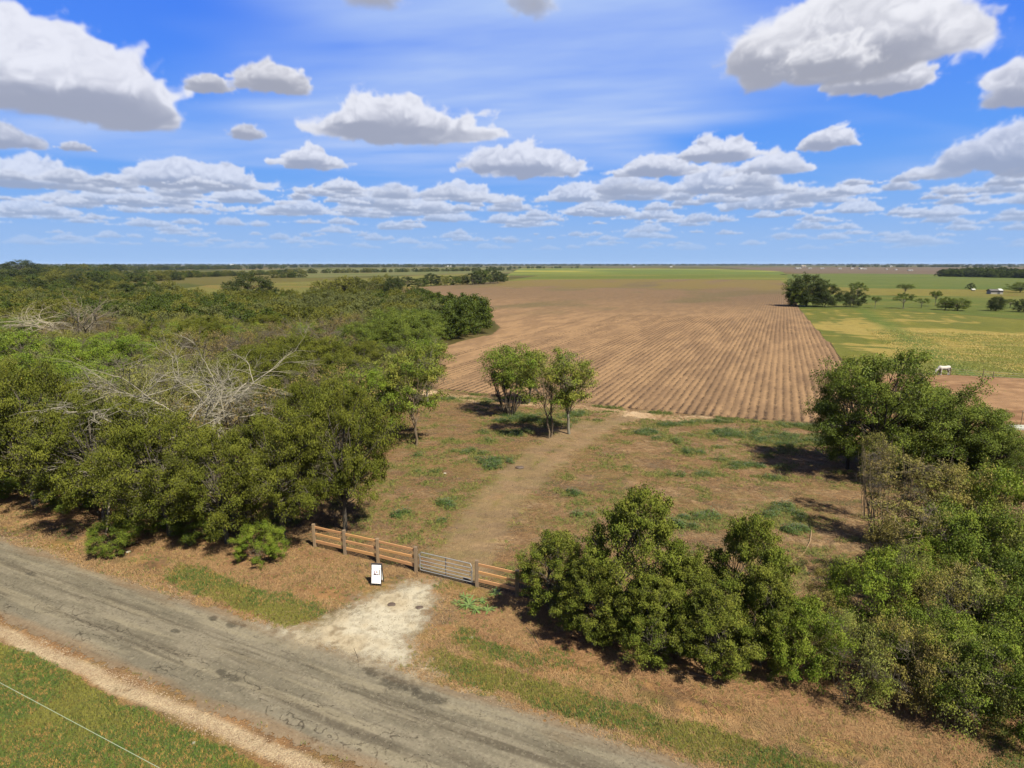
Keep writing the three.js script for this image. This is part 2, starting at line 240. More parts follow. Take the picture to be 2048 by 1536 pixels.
const FIELDTRACK = [[-18,-86.31], [-10.57,-80.09], [-4.2,-76.41], [1.03,-74.68], [7.29,-73.03], [11.86,-70.17], [17.27,-67.53], [22.66,-66.16]];

// ---------------------------------------------------------------- colours of the ground, seen from above
const SOIL = A(174, 146, 111), SOIL_D = A(134, 114, 90), SOIL_P = A(224, 186, 144), STRAW = A(206, 164, 110), RUST = A(178, 130, 88), GREEN = A(106, 122, 52), GREEN_D = A(80, 96, 40), OLIVE = A(146, 130, 72);
function clearingColour(x, z) {
  const a = fbm(x * 0.13 + 5, z * 0.13, 4), b = fbm(x * 0.6, z * 0.7 + 31, 4), c = fbm(x * 3.1, z * 3.6 + 7, 3), d = vnoise(x * 9, z * 9), st = fbm(x * 2.2 - z * 0.6, z * 8 + x, 3);
  let k = mix3(SOIL, SOIL_D, ss(0.48, 0.75, a * 0.6 + b * 0.4) * 0.7);
  k = mix3(k, STRAW, ss(0.5, 0.7, b * 0.5 + c * 0.3 + st * 0.25) * 0.65); if (x > 6) k = mix3(k, mix3(STRAW, SOIL_P, c), ss(0.42, 0.62, st * 0.6 + c * 0.4) * 0.5 * ss(6, 12, x));
  k = mix3(k, RUST, ss(0.52, 0.7, fbm(x * 0.25 + 40, z * 0.3, 4)) * 0.4);
  k = mix3(k, mul3(SOIL_D, 0.8), ss(0.1, 0.9, blobs(DARK, x, z) + (b - 0.5) * 1.2) * 0.7);
  k = mix3(k, SOIL_P, ss(0.15, 0.9, blobs(PALE, x, z) + (c - 0.5) * 0.9 + (b - 0.5) * 0.8) * 0.75);
  const tr = Math.min(distTo(TRACK1, x, z), distTo(TRACK2, x, z) + 0.1);
  const g = blobs(WEEDS, x, z) * 1.1 + (b - 0.5) * 2.2 + (c - 0.5) * 0.9;
  k = mix3(k, mix3(GREEN, OLIVE, c), ss(0.25, 0.85, g) * 0.8);
  k = mix3(k, OLIVE, ss(0.5, 0.7, fbm(x * 0.5 + 9, z * 0.8, 4) + 0.12 * Math.exp(-((x - 2) ** 2) / 160)) * 0.6); k = mix3(k, A(118, 128, 60), ss(0.54, 0.68, fbm(x * 0.7 + 29, z * 1.0 + 3, 4)) * 0.6); k = mix3(k, A(112, 94, 78), ss(0.55, 0.68, fbm(x * 0.32 + 61, z * 0.6 + 13, 4)) * 0.55);
  k = mix3(k, mix3(A(196, 164, 126), A(172, 142, 108), c), (1 - ss(0.4, 2.2, tr + (b - 0.5) * 1.4 + (c - 0.5) * 0.8)) * 0.7);
  const e2 = fbm(x * 1.4 + 17, z * 1.9, 3); return mul3(k, 0.5 + 0.3 * d + 0.42 * c + 0.34 * e2);
}
const inGreenStrip = (x, z) => {                 // the mown green strips along the road
  const s = roadS(x, z), t = roadT(x, z), w = (fbm(s * 0.25, t * 0.6 + 3, 3) - 0.5) * 1.6 + (fbm(s * 1.1, t * 1.3 + 40, 3) - 0.5) * 1.1;
  let m = 0;
  if (s < 17.5) m = Math.max(m, (1 - ss(0.5, 1.3, Math.abs(t - 6.5 - w * 0.5 - Math.max(0, 8 - s) * 0.1))) * ss(1.5, 5, s) * (1 - ss(15.3, 17.2, s)));
  if (s > 19) { m = Math.max(m, (1 - ss(0.5, 1.15, Math.abs(t - 6.2 + w * 0.45))) * ss(20.5, 23, s) * 0.95); m = Math.max(m, (1 - ss(0.4, 1.1, Math.abs(t - 8.2 + w))) * ss(21, 22.5, s) * (1 - ss(25, 29, s)) * 0.8); m = Math.max(m, ss(41.5, 44.5, s + w) * ss(6.4, 7.6, t + w * 0.6)); }
  if (t < -0.9) m = Math.max(m, 1 - ss(-1.45, -0.95, t + w * 0.4));
  return m;
};
function vergeColour(x, z) {
  const s = roadS(x, z), t = roadT(x, z);
  const a = fbm(s * 0.14 + 50, t * 0.3, 4), b = fbm(x * 0.8 + 3, z * 0.9, 4), c = fbm(x * 3.3, z * 3.1, 3), d = vnoise(x * 10, z * 10), st = fbm(s * 1.4, t * 7, 3);
  let k = mix3(A(192, 152, 108), A(158, 128, 98), ss(0.4, 0.66, a * 0.5 + b * 0.5));
  k = mix3(k, A(192, 138, 86), ss(0.47, 0.68, fbm(s * 0.3, t * 0.5 + 80, 4)) * 0.45); k = mix3(k, A(112, 92, 74), ss(0.56, 0.7, fbm(s * 0.5 + 31, t * 0.7 + 8, 4)) * 0.7); k = mix3(k, OLIVE, ss(0.54, 0.7, fbm(s * 0.45 + 3, t * 0.8 + 47, 4)) * 0.5);
  k = mix3(k, A(206, 160, 104), ss(0.52, 0.75, st * 0.6 + c * 0.4) * 0.5);
  const g = inGreenStrip(x, z);
  if (t < 0) k = mix3(k, mix3(mix3(A(126, 122, 52), A(106, 114, 46), b), A(160, 126, 68), ss(0.52, 0.72, fbm(x * 0.5 + 70, z * 0.5, 4)) * 0.8), ss(0.3, 0.8, g + (c - 0.5) * 0.7));
  else k = mix3(k, mix3(A(148, 130, 66), A(122, 118, 56), b), ss(0.35, 1.0, g + (c - 0.5) * 1.1 + (b - 0.5) * 1.2) * 0.75);
  const sh = Math.max(0, 1 - Math.abs(t - 4.9 - (b - 0.5)) / 0.9);  // stony edges of the road
  k = mix3(k, A(196, 164, 124), sh * 0.7 * ss(0.3, 0.6, c));
  const lo = 1 - ss(0.12, 0.48, Math.abs(t + 0.68 + (fbm(s * 0.5, 4, 3) - 0.5) * 0.5));
  k = mix3(k, A(230, 204, 166), lo * ss(0.25, 0.5, c + lo * 0.2));
  if (t < 0.3) k = mix3(k, A(172, 134, 98), (1 - ss(0.1, 0.4, Math.abs(t + 0.12 + (b - 0.5) * 0.5))) * 0.5);
  return mul3(k, 0.72 + 0.36 * d * 0.6 + 0.4 * c);
}
function sheet(name, s0, s1, t0, t1, y, w, h, fn, bump) {      // a rectangle laid along the road, with a map drawn from above
  const g = new THREE.BufferGeometry(), nx = 24, ny = 16, p = [], uv = [], ix = [];
  for (let j = 0; j <= ny; j++) for (let i = 0; i <= nx; i++) { const [x, z] = fromRoad(lerp(s0, s1, i / nx), lerp(t0, t1, j / ny)); p.push(x, y, z); uv.push(i / nx, j / ny); if (i < nx && j < ny) { const o = j * (nx + 1) + i; ix.push(o, o + 1, o + nx + 2, o, o + nx + 2, o + nx + 1); } }
  g.setAttribute('position', new THREE.Float32BufferAttribute(p, 3)); g.setAttribute('uv', new THREE.Float32BufferAttribute(uv, 2)); g.setIndex(ix); g.computeVertexNormals();
  const map = texture(w, h, (i, j) => { const [x, z] = fromRoad(lerp(s0, s1, (i + 0.5) / w), lerp(t0, t1, (j + 0.5) / h)); return fn(x, z); });
  map.wrapS = map.wrapT = THREE.ClampToEdgeWrapping;
  return structure(name, g, new THREE.MeshPhysicalMaterial({ specularIntensity: 0.12, map, roughness: 0.95, bumpMap: bumpOf((s1 - s0) / 3, (t1 - t0) / 3), bumpScale: bump, transparent: false }));
}
sheet('verge', -34, 50, -16, 12.5, 0.004, 2048, 696, vergeColour, 0.07);
sheet('clearing', -34, 64, 12.5, 66, 0.004, 1500, 820, clearingColour, 0.08);

// the road: worn grey chip seal with darker wheel paths, patches and cracks; its edges crumble
{
  const s0 = -30, s1 = 46, w = 2048, h = 160, t0 = -0.35, t1 = 5.25;
  const PATCH = [[[-4.75,-22.3], 1.1, 0.4, -0.41], [[-3.58,-21.56], 0.9, 0.34, -0.41], [[-6.1,-23.09], 0.7, 0.25, -0.41], [[-12.13,-22.67], 0.5, 0.22, 0], [[-12.76,-23.09], 0.3, 0.2, 0], [[-15.06,-27.1], 0.35, 0.2, 0], [[-16.32,-25.98], 0.3, 0.2, 0], [[-2.66,-22.61], 0.6, 0.3, 0], [[-13.7,-26.59], 0.7, 0.3, 0], [[-27.66,-31.43], 0.5, 0.2, 0]];
  const alpha = new Float32Array(w * h);
  const fn = (i, j) => {
    const s = lerp(s0, s1, i / w), t = lerp(t0, t1, j / h), [x, z] = fromRoad(s, t);
    const b = fbm(s * 0.35, t * 2.2, 4), c = fbm(x * 4, z * 4, 3), d = vnoise(x * 14, z * 14), st = fbm(s * 0.22 + 7, t * 3.4, 4);
    let k = mix3(A(172, 160, 138), A(152, 142, 122), ss(0.35, 0.65, b));
    const wheel = Math.max(1 - ss(0.2, 0.6, Math.abs(t - 1.55 + (st - 0.5))), 1 - ss(0.2, 0.65, Math.abs(t - 3.15 + (st - 0.5))));
    k = mix3(k, A(118, 108, 92), wheel * ss(0.35, 0.6, st) * 0.75);
    k = mix3(k, A(192, 178, 150), ss(0.5, 0.72, fbm(s * 0.16 + 30, t * 2.6, 4)) * 0.6);
    for (const [[px, pz], r1, r2, q] of PATCH) { const dx = x - px, dz = z - pz, u = dx * RD[0] + dz * RD[1], v = dx * RN[0] + dz * RN[1], dd = Math.hypot(u / (r1 * 1.15), v / (r2 * 1.1)) + (c - 0.5) * 1.1; k = mix3(k, A(104, 97, 84), (1 - ss(0.45, 1.15, dd)) * 0.8); }
    const cr = Math.abs(fbm(s * 0.9 + 11, t * 1.5, 3) - 0.5), cr2 = Math.abs(fbm(s * 0.5 + 71, t * 2.6 + 9, 3) - 0.5);
    k = mix3(k, A(74, 66, 56), Math.max((1 - ss(0.003, 0.012, cr)) * (t < 2 ? 0.75 : 0.3), (1 - ss(0.002, 0.009, cr2)) * 0.5));
    k = mix3(k, A(176, 142, 108), Math.max(1 - ss(0.1, 0.6, t + (b - 0.5) * 0.8), ss(4.1, 5, t + (b - 0.5) * 1.2)) * 0.55);
    if (d > 0.8) k = mix3(k, A(204, 192, 166), 0.22); else if (d < 0.16) k = mix3(k, A(104, 96, 84), 0.22);
    const e = Math.min(t - t0, t1 - t) + (c - 0.5) * 0.5 + (fbm(s * 0.6, t, 3) - 0.5) * (t > 3 ? 1.0 : 0.5);
    const f = 0.84 + 0.14 * d + 0.2 * c;
    return [k[0] * f, k[1] * f, k[2] * f, e > 0.22 + (d - 0.5) * 0.3 ? 1 : 0];
  };
  const map = texture(w, h, fn); map.wrapS = map.wrapT = THREE.ClampToEdgeWrapping;
  const g = new THREE.BufferGeometry(), p = [], uv = [], ix = [], n = 60, m = 8;
  for (let i = 0; i <= n; i++) for (let j = 0; j <= m; j++) { const t = lerp(t0, t1, j / m), [x, z] = fromRoad(lerp(s0, s1, i / n), t); p.push(x, 0.012 + 0.05 * (1 - ((t - 2.45) / 2.8) ** 2), z); uv.push(i / n, j / m); if (i < n && j < m) { const o = i * (m + 1) + j; ix.push(o, o + m + 1, o + m + 2, o, o + m + 2, o + 1); } }
  g.setAttribute('position', new THREE.Float32BufferAttribute(p, 3)); g.setAttribute('uv', new THREE.Float32BufferAttribute(uv, 2)); g.setIndex(ix); g.computeVertexNormals();
  structure('road', g, new THREE.MeshPhysicalMaterial({ specularIntensity: 0.12, map, roughness: 0.9, alphaTest: 0.5, bumpMap: bumpOf((s1 - s0) / 1.2, (t1 - t0) / 1.2), bumpScale: 0.012 }));
}
// the driveway of crushed pale stone between road and gate; thins out into grains at its edge
{
  const x0 = -15, x1 = 0, z0 = -34, z1 = -20, w = 560, h = 523;
  const shape = [[-12.95,-26.59], [-9.92,-26.39], [-8.68,-28.13], [-7.66,-29.32], [-6.49,-30.24], [-5.48,-30.88], [-4.05,-30.72], [-4.04,-28.83], [-3.91,-27.02], [-4.37,-25.39], [-4.08,-24.21], [-2.91,-22.93], [-4.43,-22.93], [-6.32,-23.59], [-8.39,-24.57], [-10.47,-25.2]];
  const map = texture(w, h, (i, j) => {
    const x = lerp(x0, x1, i / w), z = lerp(z1, z0, j / h), b = fbm(x * 0.8, z * 0.8, 4), c = fbm(x * 4, z * 4, 3), d = vnoise(x * 13, z * 13), e = vnoise(x * 26, z * 26);
    let near = distTo([...shape, shape[0]], x, z) * (inside(shape, x, z) ? 1 : -1);
    const k = mix3(mix3(A(250, 236, 208), A(236, 216, 182), ss(0.35, 0.7, b)), A(150, 124, 92), ss(0.62, 0.8, fbm(x * 1.3 + 9, z * 1.3, 4)) * 0.6), f = 0.88 + 0.1 * d + 0.14 * c;
    const on = ss(-0.7, 1.3, near + (b - 0.5) * 1.7 + (c - 0.5) * 0.9 + (e - 0.5) * 0.5) * (0.86 + 0.14 * ss(0.3, 0.6, c));
    return [k[0] * f, k[1] * f, k[2] * f, on];
  });
  const g = new THREE.PlaneGeometry(x1 - x0, z1 - z0, 8, 8); g.rotateX(-Math.PI / 2); g.translate((x0 + x1) / 2, 0.068, (z0 + z1) / 2);
  const p = g.attributes.position;
  for (let i = 0; i < p.count; i++) { const t = roadT(p.getX(i), p.getZ(i)); p.setY(i, 0.016 + (t < 5.4 ? 0.055 * Math.max(0, 1 - ((t - 2.45) / 3.1) ** 2) : 0)); }
  g.computeVertexNormals();
  structure('driveway', g, new THREE.MeshPhysicalMaterial({ specularIntensity: 0.12, map, roughness: 0.95, transparent: true, bumpMap: bumpOf(9, 9), bumpScale: 0.012 }));
}
// the pale farm track between clearing and field
{
  const s0 = -20, s1 = 62, t0 = 46, t1 = 60, w = 1400, h = 300;
  const map = texture(w, h, (i, j) => {
    const [x, z] = fromRoad(lerp(s0, s1, i / w), lerp(t0, t1, j / h)), b = fbm(x * 0.5, z * 0.8, 4), c = fbm(x * 2.5, z * 2.5, 3), d = vnoise(x * 8, z * 8), k = mix3(A(250, 216, 174), A(220, 182, 140), ss(0.35, 0.65, b * 0.6 + c * 0.4)), f = 0.84 + 0.3 * c;
    const q = distTo(FIELDTRACK, x, z) + (b - 0.5) * 1.8 + (c - 0.5) * 0.9 + (d - 0.5) * 0.7;
    return [k[0] * f, k[1] * f, k[2] * f, 1 - ss(0.9, 2.1, q)];
  });
  const a = [fromRoad(s0, t0), fromRoad(s1, t0), fromRoad(s1, t1), fromRoad(s0, t1)], g = new THREE.BufferGeometry();
  g.setAttribute('position', new THREE.Float32BufferAttribute(a.flatMap(([x, z]) => [x, 0.012, z]), 3)); g.setAttribute('uv', new THREE.Float32BufferAttribute([0, 0, 1, 0, 1, 1, 0, 1], 2)); g.setIndex([0, 1, 2, 0, 2, 3]); g.computeVertexNormals();
  structure('farm_track', g, new THREE.MeshPhysicalMaterial({ specularIntensity: 0.12, map, roughness: 0.95, transparent: true, bumpMap: bumpOf(30, 5), bumpScale: 0.03 }));
}

// ---------------------------------------------------------------- the wide country: one ground, and fields laid on it
{
  const p = [], c = [], ix = [], uv = [], rings = 90, spokes = 220;
  const parcels = [A(120, 124, 62), A(142, 130, 74), A(104, 112, 56), A(150, 128, 92), A(96, 108, 52), A(158, 146, 84)];
  const woods = [[-49.03,-41.58], [-8.29,-36.23], [-12.88,-58.24], [-11.42,-76.41], [-14.32,-109.71], [-13.66,-130.68], [-4.6,-161.17], [-3.83,-190.58], [-40.87,-282.52], [-95.2,-298.42], [-303.45,-298.42]];
  for (let j = 0; j <= rings; j++) for (let i = 0; i <= spokes; i++) {
    const r = 6 + 15000 * Math.pow(j / rings, 3.2), a = -Math.PI * (i / spokes) * 1.0, x = Math.cos(a) * r * 1.0, z = Math.sin(a) * r + 8, q = fbm(x * 0.004 + 3, z * 0.012, 4), n = fbm(x * 0.05, z * 0.05, 4);
    let k = parcels[Math.floor(clamp(vnoise(x * 0.0016 + 9 + z * 0.0003, z * 0.003 + 4) * 6, 0, 5.99))]; k = mix3(k, A(110, 108, 60), 0.4);
    if (inside(woods, x, z)) k = mix3(A(104, 92, 58), A(92, 96, 48), n);
    k = mul3(k, 0.7 + 0.3 * q + 0.3 * n);
    p.push(x, 0, z); c.push(...k); uv.push(x / 6, z / 6);
    if (i < spokes && j < rings) { const o = j * (spokes + 1) + i; ix.push(o, o + 1, o + spokes + 2, o, o + spokes + 2, o + spokes + 1); }
  }
  const g = new THREE.BufferGeometry(); g.setAttribute('position', new THREE.Float32BufferAttribute(p, 3)); g.setAttribute('color', new THREE.Float32BufferAttribute(c, 3)); g.setAttribute('uv', new THREE.Float32BufferAttribute(uv, 2)); g.setIndex(ix); g.computeVertexNormals();
  const n = g.attributes.normal; if (n.getY(0) < 0) { for (let i = 0; i < ix.length; i += 3) { const t = ix[i]; ix[i] = ix[i + 1]; ix[i + 1] = t; } g.setIndex(ix); g.computeVertexNormals(); }
  // continue behind the camera
  const back = new THREE.PlaneGeometry(30000, 15000, 2, 2); back.rotateX(-Math.PI / 2); back.translate(0, -0.004, 7508); const bc = new Float32Array(back.attributes.position.count * 3); for (let i = 0; i < bc.length; i += 3) bc.set(A(112, 116, 58), i); back.setAttribute('color', new THREE.BufferAttribute(bc, 3));
  structure('ground', mergeGeometries([g.toNonIndexed(), back.toNonIndexed()]), new THREE.MeshPhysicalMaterial({ specularIntensity: 0.05, vertexColors: true, roughness: 1 }));
}
function flat(poly, y, step, colour, name, bump = 0.1) {        // a field: its outline filled with a grid fine enough to carry the colours
  const shape = new THREE.Shape(poly.map(([x, z]) => new THREE.Vector2(x, -z)));
  let x0 = 1e9, x1 = -1e9, z0 = 1e9, z1 = -1e9; for (const [x, z] of poly) { x0 = Math.min(x0, x); x1 = Math.max(x1, x); z0 = Math.min(z0, z); z1 = Math.max(z1, z); }
  const w = clamp(Math.round((x1 - x0) / step), 32, 1400), h = clamp(Math.round((z1 - z0) / step), 32, 1400);
  const map = texture(w, h, (i, j) => colour(lerp(x0, x1, (i + 0.5) / w), lerp(z1, z0, (j + 0.5) / h))); map.wrapS = map.wrapT = THREE.ClampToEdgeWrapping;
  const g = new THREE.ShapeGeometry(shape); g.rotateX(-Math.PI / 2); const p = g.attributes.position, uv = g.attributes.uv; for (let i = 0; i < p.count; i++) { uv.setXY(i, (p.getX(i) - x0) / (x1 - x0), 1 - (p.getZ(i) - z0) / (z1 - z0)); p.setY(i, y); }
  return structure(name, g, new THREE.MeshPhysicalMaterial({ specularIntensity: 0.12, map, roughness: 0.95, bumpMap: bumpOf((x1 - x0) / 5, (z1 - z0) / 5), bumpScale: bump }));
}
const PASTURE = [[115.52,-240.74], [144.37,-235.37], [156.37,-213.87], [163.2,-190.58], [177.94,-166.32], [94.9,-87.06], [79.82,-91.41], [68.64,-95.3], [58.29,-101.5], [67.41,-124.36], [79.87,-155.16]];
flat(PASTURE, 0.012, 0.4, (x, z) => {
  const u = roadS(x, z), v = roadT(x, z), a = fbm(u * 0.035 + 3, v * 0.012 + 8, 5), b = fbm(u * 0.3, v * 0.14, 4), c = fbm(x * 1.1, z * 0.7, 3), rows = 0.5 + 0.5 * Math.sin(u * 1.25);
  const hay = blobs([[[90.06,-161.17], 7, 30, 1.0], [[103.45,-167.66], 16, 30, 1.0], [[110.03,-158.72], 22, 16, 1.0], [[95.35,-129.04], 24, 8, 0.85], [[123.17,-151.76], 30, 7, 0.7], [[128.46,-190.58], 26, 14, 0.6], [[110.85,-130.68], 26, 7, 0.75], [[142.8,-155.16], 25, 8, 0.7], [[76.38,-122.87], 8, 14, 0.7]], x, z);
  let k = mix3(A(152, 148, 68), A(130, 134, 62), ss(0.35, 0.65, a)); k = mix3(k, A(146, 144, 56), ss(0.5, 0.7, b) * 0.5);
  k = mix3(k, mix3(A(212, 188, 110), A(192, 168, 88), b), ss(0.3, 0.8, hay * 1.05 + (a - 0.5) * 1.6 + (b - 0.5) * 1.6 + (fbm(u * 0.018, v * 0.3, 3) - 0.5) * 2 - rows * (hay > 0.5 ? 0.1 : 0.2)) * 0.9);
  k = mix3(k, A(112, 136, 58), (1 - ss(0, 5, Math.abs(u - 63))) * 0.7);
  return mul3(k, 0.8 + 0.4 * c);
}, 'pasture', 0.12);
flat([[59.99,-95.75], [68.49,-95.07], [79.64,-91.21], [94.51,-86.69], [60.42,-54.15], [45.74,-54.15], [44.68,-60.05], [43.02,-64], [41.14,-68.47]], 0.016, 0.3, (x, z) => {
  const a = fbm(x * 0.05, z * 0.16 + 3, 4), b = fbm(x * 0.5, z * 0.9, 4), c = fbm(x * 2, z * 2, 3); let k = mix3(A(192, 150, 112), A(164, 124, 90), ss(0.38, 0.62, a)); k = mix3(k, A(220, 174, 130), ss(0.45, 0.7, b) * 0.6); return mul3(k, 0.82 + 0.36 * c);
}, 'dirt_yard', 0.06);
const grassland = (g1, g2, dry, q) => (x, z) => { const a = fbm(x * 0.006 + 7, z * 0.02, 4), b = fbm(x * 0.05, z * 0.12, 4), c = fbm(x * 0.4, z * 0.3, 3); return mul3(mix3(mix3(g1, g2, ss(0.35, 0.65, a)), dry, ss(0.5, 0.7, b * 0.6 + a * 0.4) * q), 0.82 + 0.36 * c); };
flat([[166.9,-358.8], [194.62,-347.12], [233.17,-336.16], [279.06,-328.38], [350.88,-307.04], [191.89,-166.32], [164.67,-192.33], [157.15,-214.97], [145.17,-236.69], [115.97,-242.12]], 0.008, 1, grassland(A(118, 132, 60), A(134, 138, 66), A(168, 152, 78), 0.6), 'meadow', 0.1);
flat([[228.73,-502.05], [244.35,-479.58], [268.11,-440.14], [351.51,-414.54], [446.58,-391.74], [350.88,-307.04], [279.06,-328.38], [233.17,-336.16], [194.62,-347.12], [168,-361.85]], 0.004, 2, grassland(A(160, 148, 74), A(140, 138, 66), A(150, 120, 74), 0.7), 'dry_meadow', 0.1);
flat([[478.38,-1083.44], [635.09,-1140.65], [744.6,-1031.68], [794.71,-941.67], [940.95,-772.88], [470.48,-384.68], [351.51,-414.54], [268.11,-440.14], [244.35,-479.58], [228.73,-502.05]], 0.008, 3, grassland(A(118, 134, 64), A(128, 138, 70), A(148, 150, 70), 0.5), 'green_field', 0.1);
flat([[1125.09,-3290.3], [1946.23,-3502.81], [2611.2,-3102.09], [3516.46,-2713.89], [970.06,-746.11], [791.27,-937.57], [744.6,-1031.68], [635.09,-1140.65], [555.76,-1171.58], [637.84,-1445.76]], 0.012, 12, grassland(A(138, 118, 96), A(150, 130, 106), A(122, 108, 88), 0.5), 'brown_field', 0.1);
flat([[-7.46,-645.41], [43.46,-941.67], [234.6,-1031.68], [362.1,-1031.68], [447.06,-984.63], [234.18,-514.08], [273.36,-617.6], [225.02,-655.25], [126.07,-675.83], [30.29,-655.25]], 0.012, 2, grassland(A(128, 138, 62), A(146, 146, 68), A(176, 164, 82), 0.5), 'far_meadow', 0.1);
flat([[33.21,-2524.3], [392.7,-2713.89], [706.86,-2170.4], [735.97,-1668.73], [447.06,-984.63], [362.1,-1031.68], [234.6,-1031.68], [43.46,-941.67], [-9.31,-941.67]], 0.008, 6, (x, z) => { const a = fbm(x * 0.003, z * 0.004 + 8, 4), b = fbm(x * 0.02, z * 0.01, 3); return mul3(mix3(A(132, 146, 66), A(192, 184, 84), ss(0.45, 0.62, a) * ss(900, 1500, -z)), 0.85 + 0.3 * b); }, 'yellow_green_field', 0.1);
flat([[-217.08,-347.12], [-256.7,-514.08], [-206.04,-617.6], [-141.18,-984.63], [-23.8,-1204.22], [-2.98,-902.28], [-9.98,-635.87], [-79.97,-431.27], [-107.1,-336.16], [-142.3,-298.42]], 0.012, 2, grassland(A(150, 146, 74), A(132, 134, 62), A(184, 146, 84), 0.7), 'hay_meadow', 0.1);
flat([[-801.88,-1668.73], [-680.4,-2554.04], [-31.24,-2713.89], [6.3,-1275.26], [-23.8,-1204.22], [-139.4,-1031.68], [-270.3,-772.88]], 0.016, 6, grassland(A(128, 136, 76), A(148, 144, 84), A(150, 128, 100), 0.6), 'distant_field', 0.1);

// ---------------------------------------------------------------- the ploughed field: every ridge is a ridge
const FD = [Math.sin(24 * Math.PI / 180), -Math.cos(24 * Math.PI / 180)], FX = [-FD[1], FD[0]];
const fieldS = (x, z) => x * FD[0] + z * FD[1], fieldT = (x, z) => x * FX[0] + z * FX[1], fromField = (s, t) => [s * FD[0] + t * FX[0], s * FD[1] + t * FX[1]];
const FIELD = [[-23.7,-85.58], [-11.18,-83.79], [-1.62,-78.83], [7.56,-75.82], [12.32,-73.03], [19.53,-69.43], [27.41,-66.61], [34.86,-64.84], [39.72,-63.58], [67.62,-124.36], [79.87,-155.16], [111.56,-232.78], [223.53,-490.56], [298.99,-675.83], [243.46,-709.24], [134.47,-721.12], [31.73,-686.62], [-7.35,-635.87], [-65.05,-479.58], [-78.4,-422.74], [-50.58,-298.42], [-39.82,-275.19], [-6.22,-190.58], [-3.09,-167.66], [-4.94,-150.66], [-10.45,-139.5], [-14.37,-129.04], [-14.51,-112.73], [-13.33,-96.66], [-20.76,-92.25]];
function fieldColour(x, z) {
  const s = fieldS(x, z), t = fieldT(x, z), a = fbm(s * 0.012 + 4, t * 0.03, 4), b = fbm(s * 0.12, t * 0.5, 4), d = vnoise(x * 3.3, z * 3.3);
  let k = mix3(A(196, 158, 120), A(174, 140, 108), ss(0.35, 0.65, b));
  k = mix3(k, A(152, 126, 100), ss(130, 330, s + (a - 0.5) * 160) * 0.9);                 // the far part was turned later: moister, greyer earth
  k = mix3(k, A(140, 124, 92), ss(0.5, 0.66, a) * ss(170, 240, s) * 0.8);
  k = mix3(k, A(160, 140, 80), ss(430, 490, s - t * 0.12 + (a - 0.5) * 110) * ss(0.34, 0.6, fbm(s * 0.01, t * 0.05 + 20, 4) + 0.12) * 0.8);   // stubble with young weeds
  k = mix3(k, A(122, 128, 74), ss(4, 14, t + (b - 0.5) * 12 + 8) * ss(60, 40, s) * 0 + ss(24, 34, t - 0.02 * s) * ss(0.45, 0.7, b) * 0.35);
  return mul3(k, 0.86 + 0.28 * d);
}
const spans = (t) => { const c = []; for (let i = 0, j = FIELD.length - 1; i < FIELD.length; j = i++) { const a = fieldT(...FIELD[j]), b = fieldT(...FIELD[i]); if ((a > t) !== (b > t)) { const q = (t - a) / (b - a); c.push(lerp(fieldS(...FIELD[j]), fieldS(...FIELD[i]), q)); } } return c.sort((a, b) => a - b); };
{
  const P = 0.97, p = [], c = [], ix = []; let n = 0;
  let t0 = 1e9, t1 = -1e9; for (const [x, z] of FIELD) { t0 = Math.min(t0, fieldT(x, z)); t1 = Math.max(t1, fieldT(x, z)); }
  for (let row = Math.floor(t0 / P); row <= t1 / P; row++) {
    const t = row * P, sp = spans(t + 0.01); if (sp.length < 2) continue;
    for (let q = 0; q + 1 < sp.length; q += 2) {
      const stations = []; let s = sp[q] + (vnoise(row * 0.7, 3) - 0.5) * 1.2; const end = Math.min(sp[q + 1], 430); while (s < end) { stations.push(s); s += clamp((s - 40) * 0.013, 0.45, 4); } stations.push(end); if (stations.length < 3) continue;
      const prof = [[-0.5, 0.0], [-0.32, 0.03], [-0.16, 0.085], [0, 0.1], [0.16, 0.085], [0.32, 0.03], [0.5, 0.0]], m = prof.length, o0 = n, wob = row * 7.7;
      for (let i = 0; i < stations.length; i++) { const sv = stations[i], fade = ss(0, 1.5, sv - stations[0]);
        for (let j = 0; j < m; j++) { const edge = j === 0 || j === m - 1, sh = (vnoise(sv * 0.25, (edge ? row + (j ? 1 : 0) : row + 0.5) * 3.1) - 0.5) * 0.1, h = prof[j][1] * fade * (0.75 + 0.5 * vnoise(sv * 0.8, wob)) + 0.022 + (edge ? 0 : (vnoise(sv * 2.3, wob + j * 5.1) - 0.5) * 0.075); const [x, z] = fromField(sv, t + prof[j][0] * P + sh); p.push(x, Math.max(0.02, h), z); c.push(...fieldColour(x, z)); n++; }
        if (i) for (let j = 0; j < m - 1; j++) { const a = o0 + (i - 1) * m + j; ix.push(a, a + 1, a + m + 1, a, a + m + 1, a + m); }
      }
    }
  }
  const g = new THREE.BufferGeometry(); g.setAttribute('position', new THREE.Float32BufferAttribute(p, 3)); g.setAttribute('color', new THREE.Float32BufferAttribute(c, 3)); g.setIndex(ix); g.computeVertexNormals();
  if (g.attributes.normal.getY(100) < 0) { for (let i = 0; i < ix.length; i += 3) { const t = ix[i]; ix[i] = ix[i + 1]; ix[i + 1] = t; } g.setIndex(ix); g.computeVertexNormals(); }
  console.log('field triangles', ix.length / 3);
  structure('ploughed_field', g, new THREE.MeshPhysicalMaterial({ specularIntensity: 0.05, vertexColors: true, roughness: 1 }));
  // beyond, the same earth lies flat
  flat(FIELD, 0.016, 0.5, fieldColour, 'field_soil', 0.1);
}

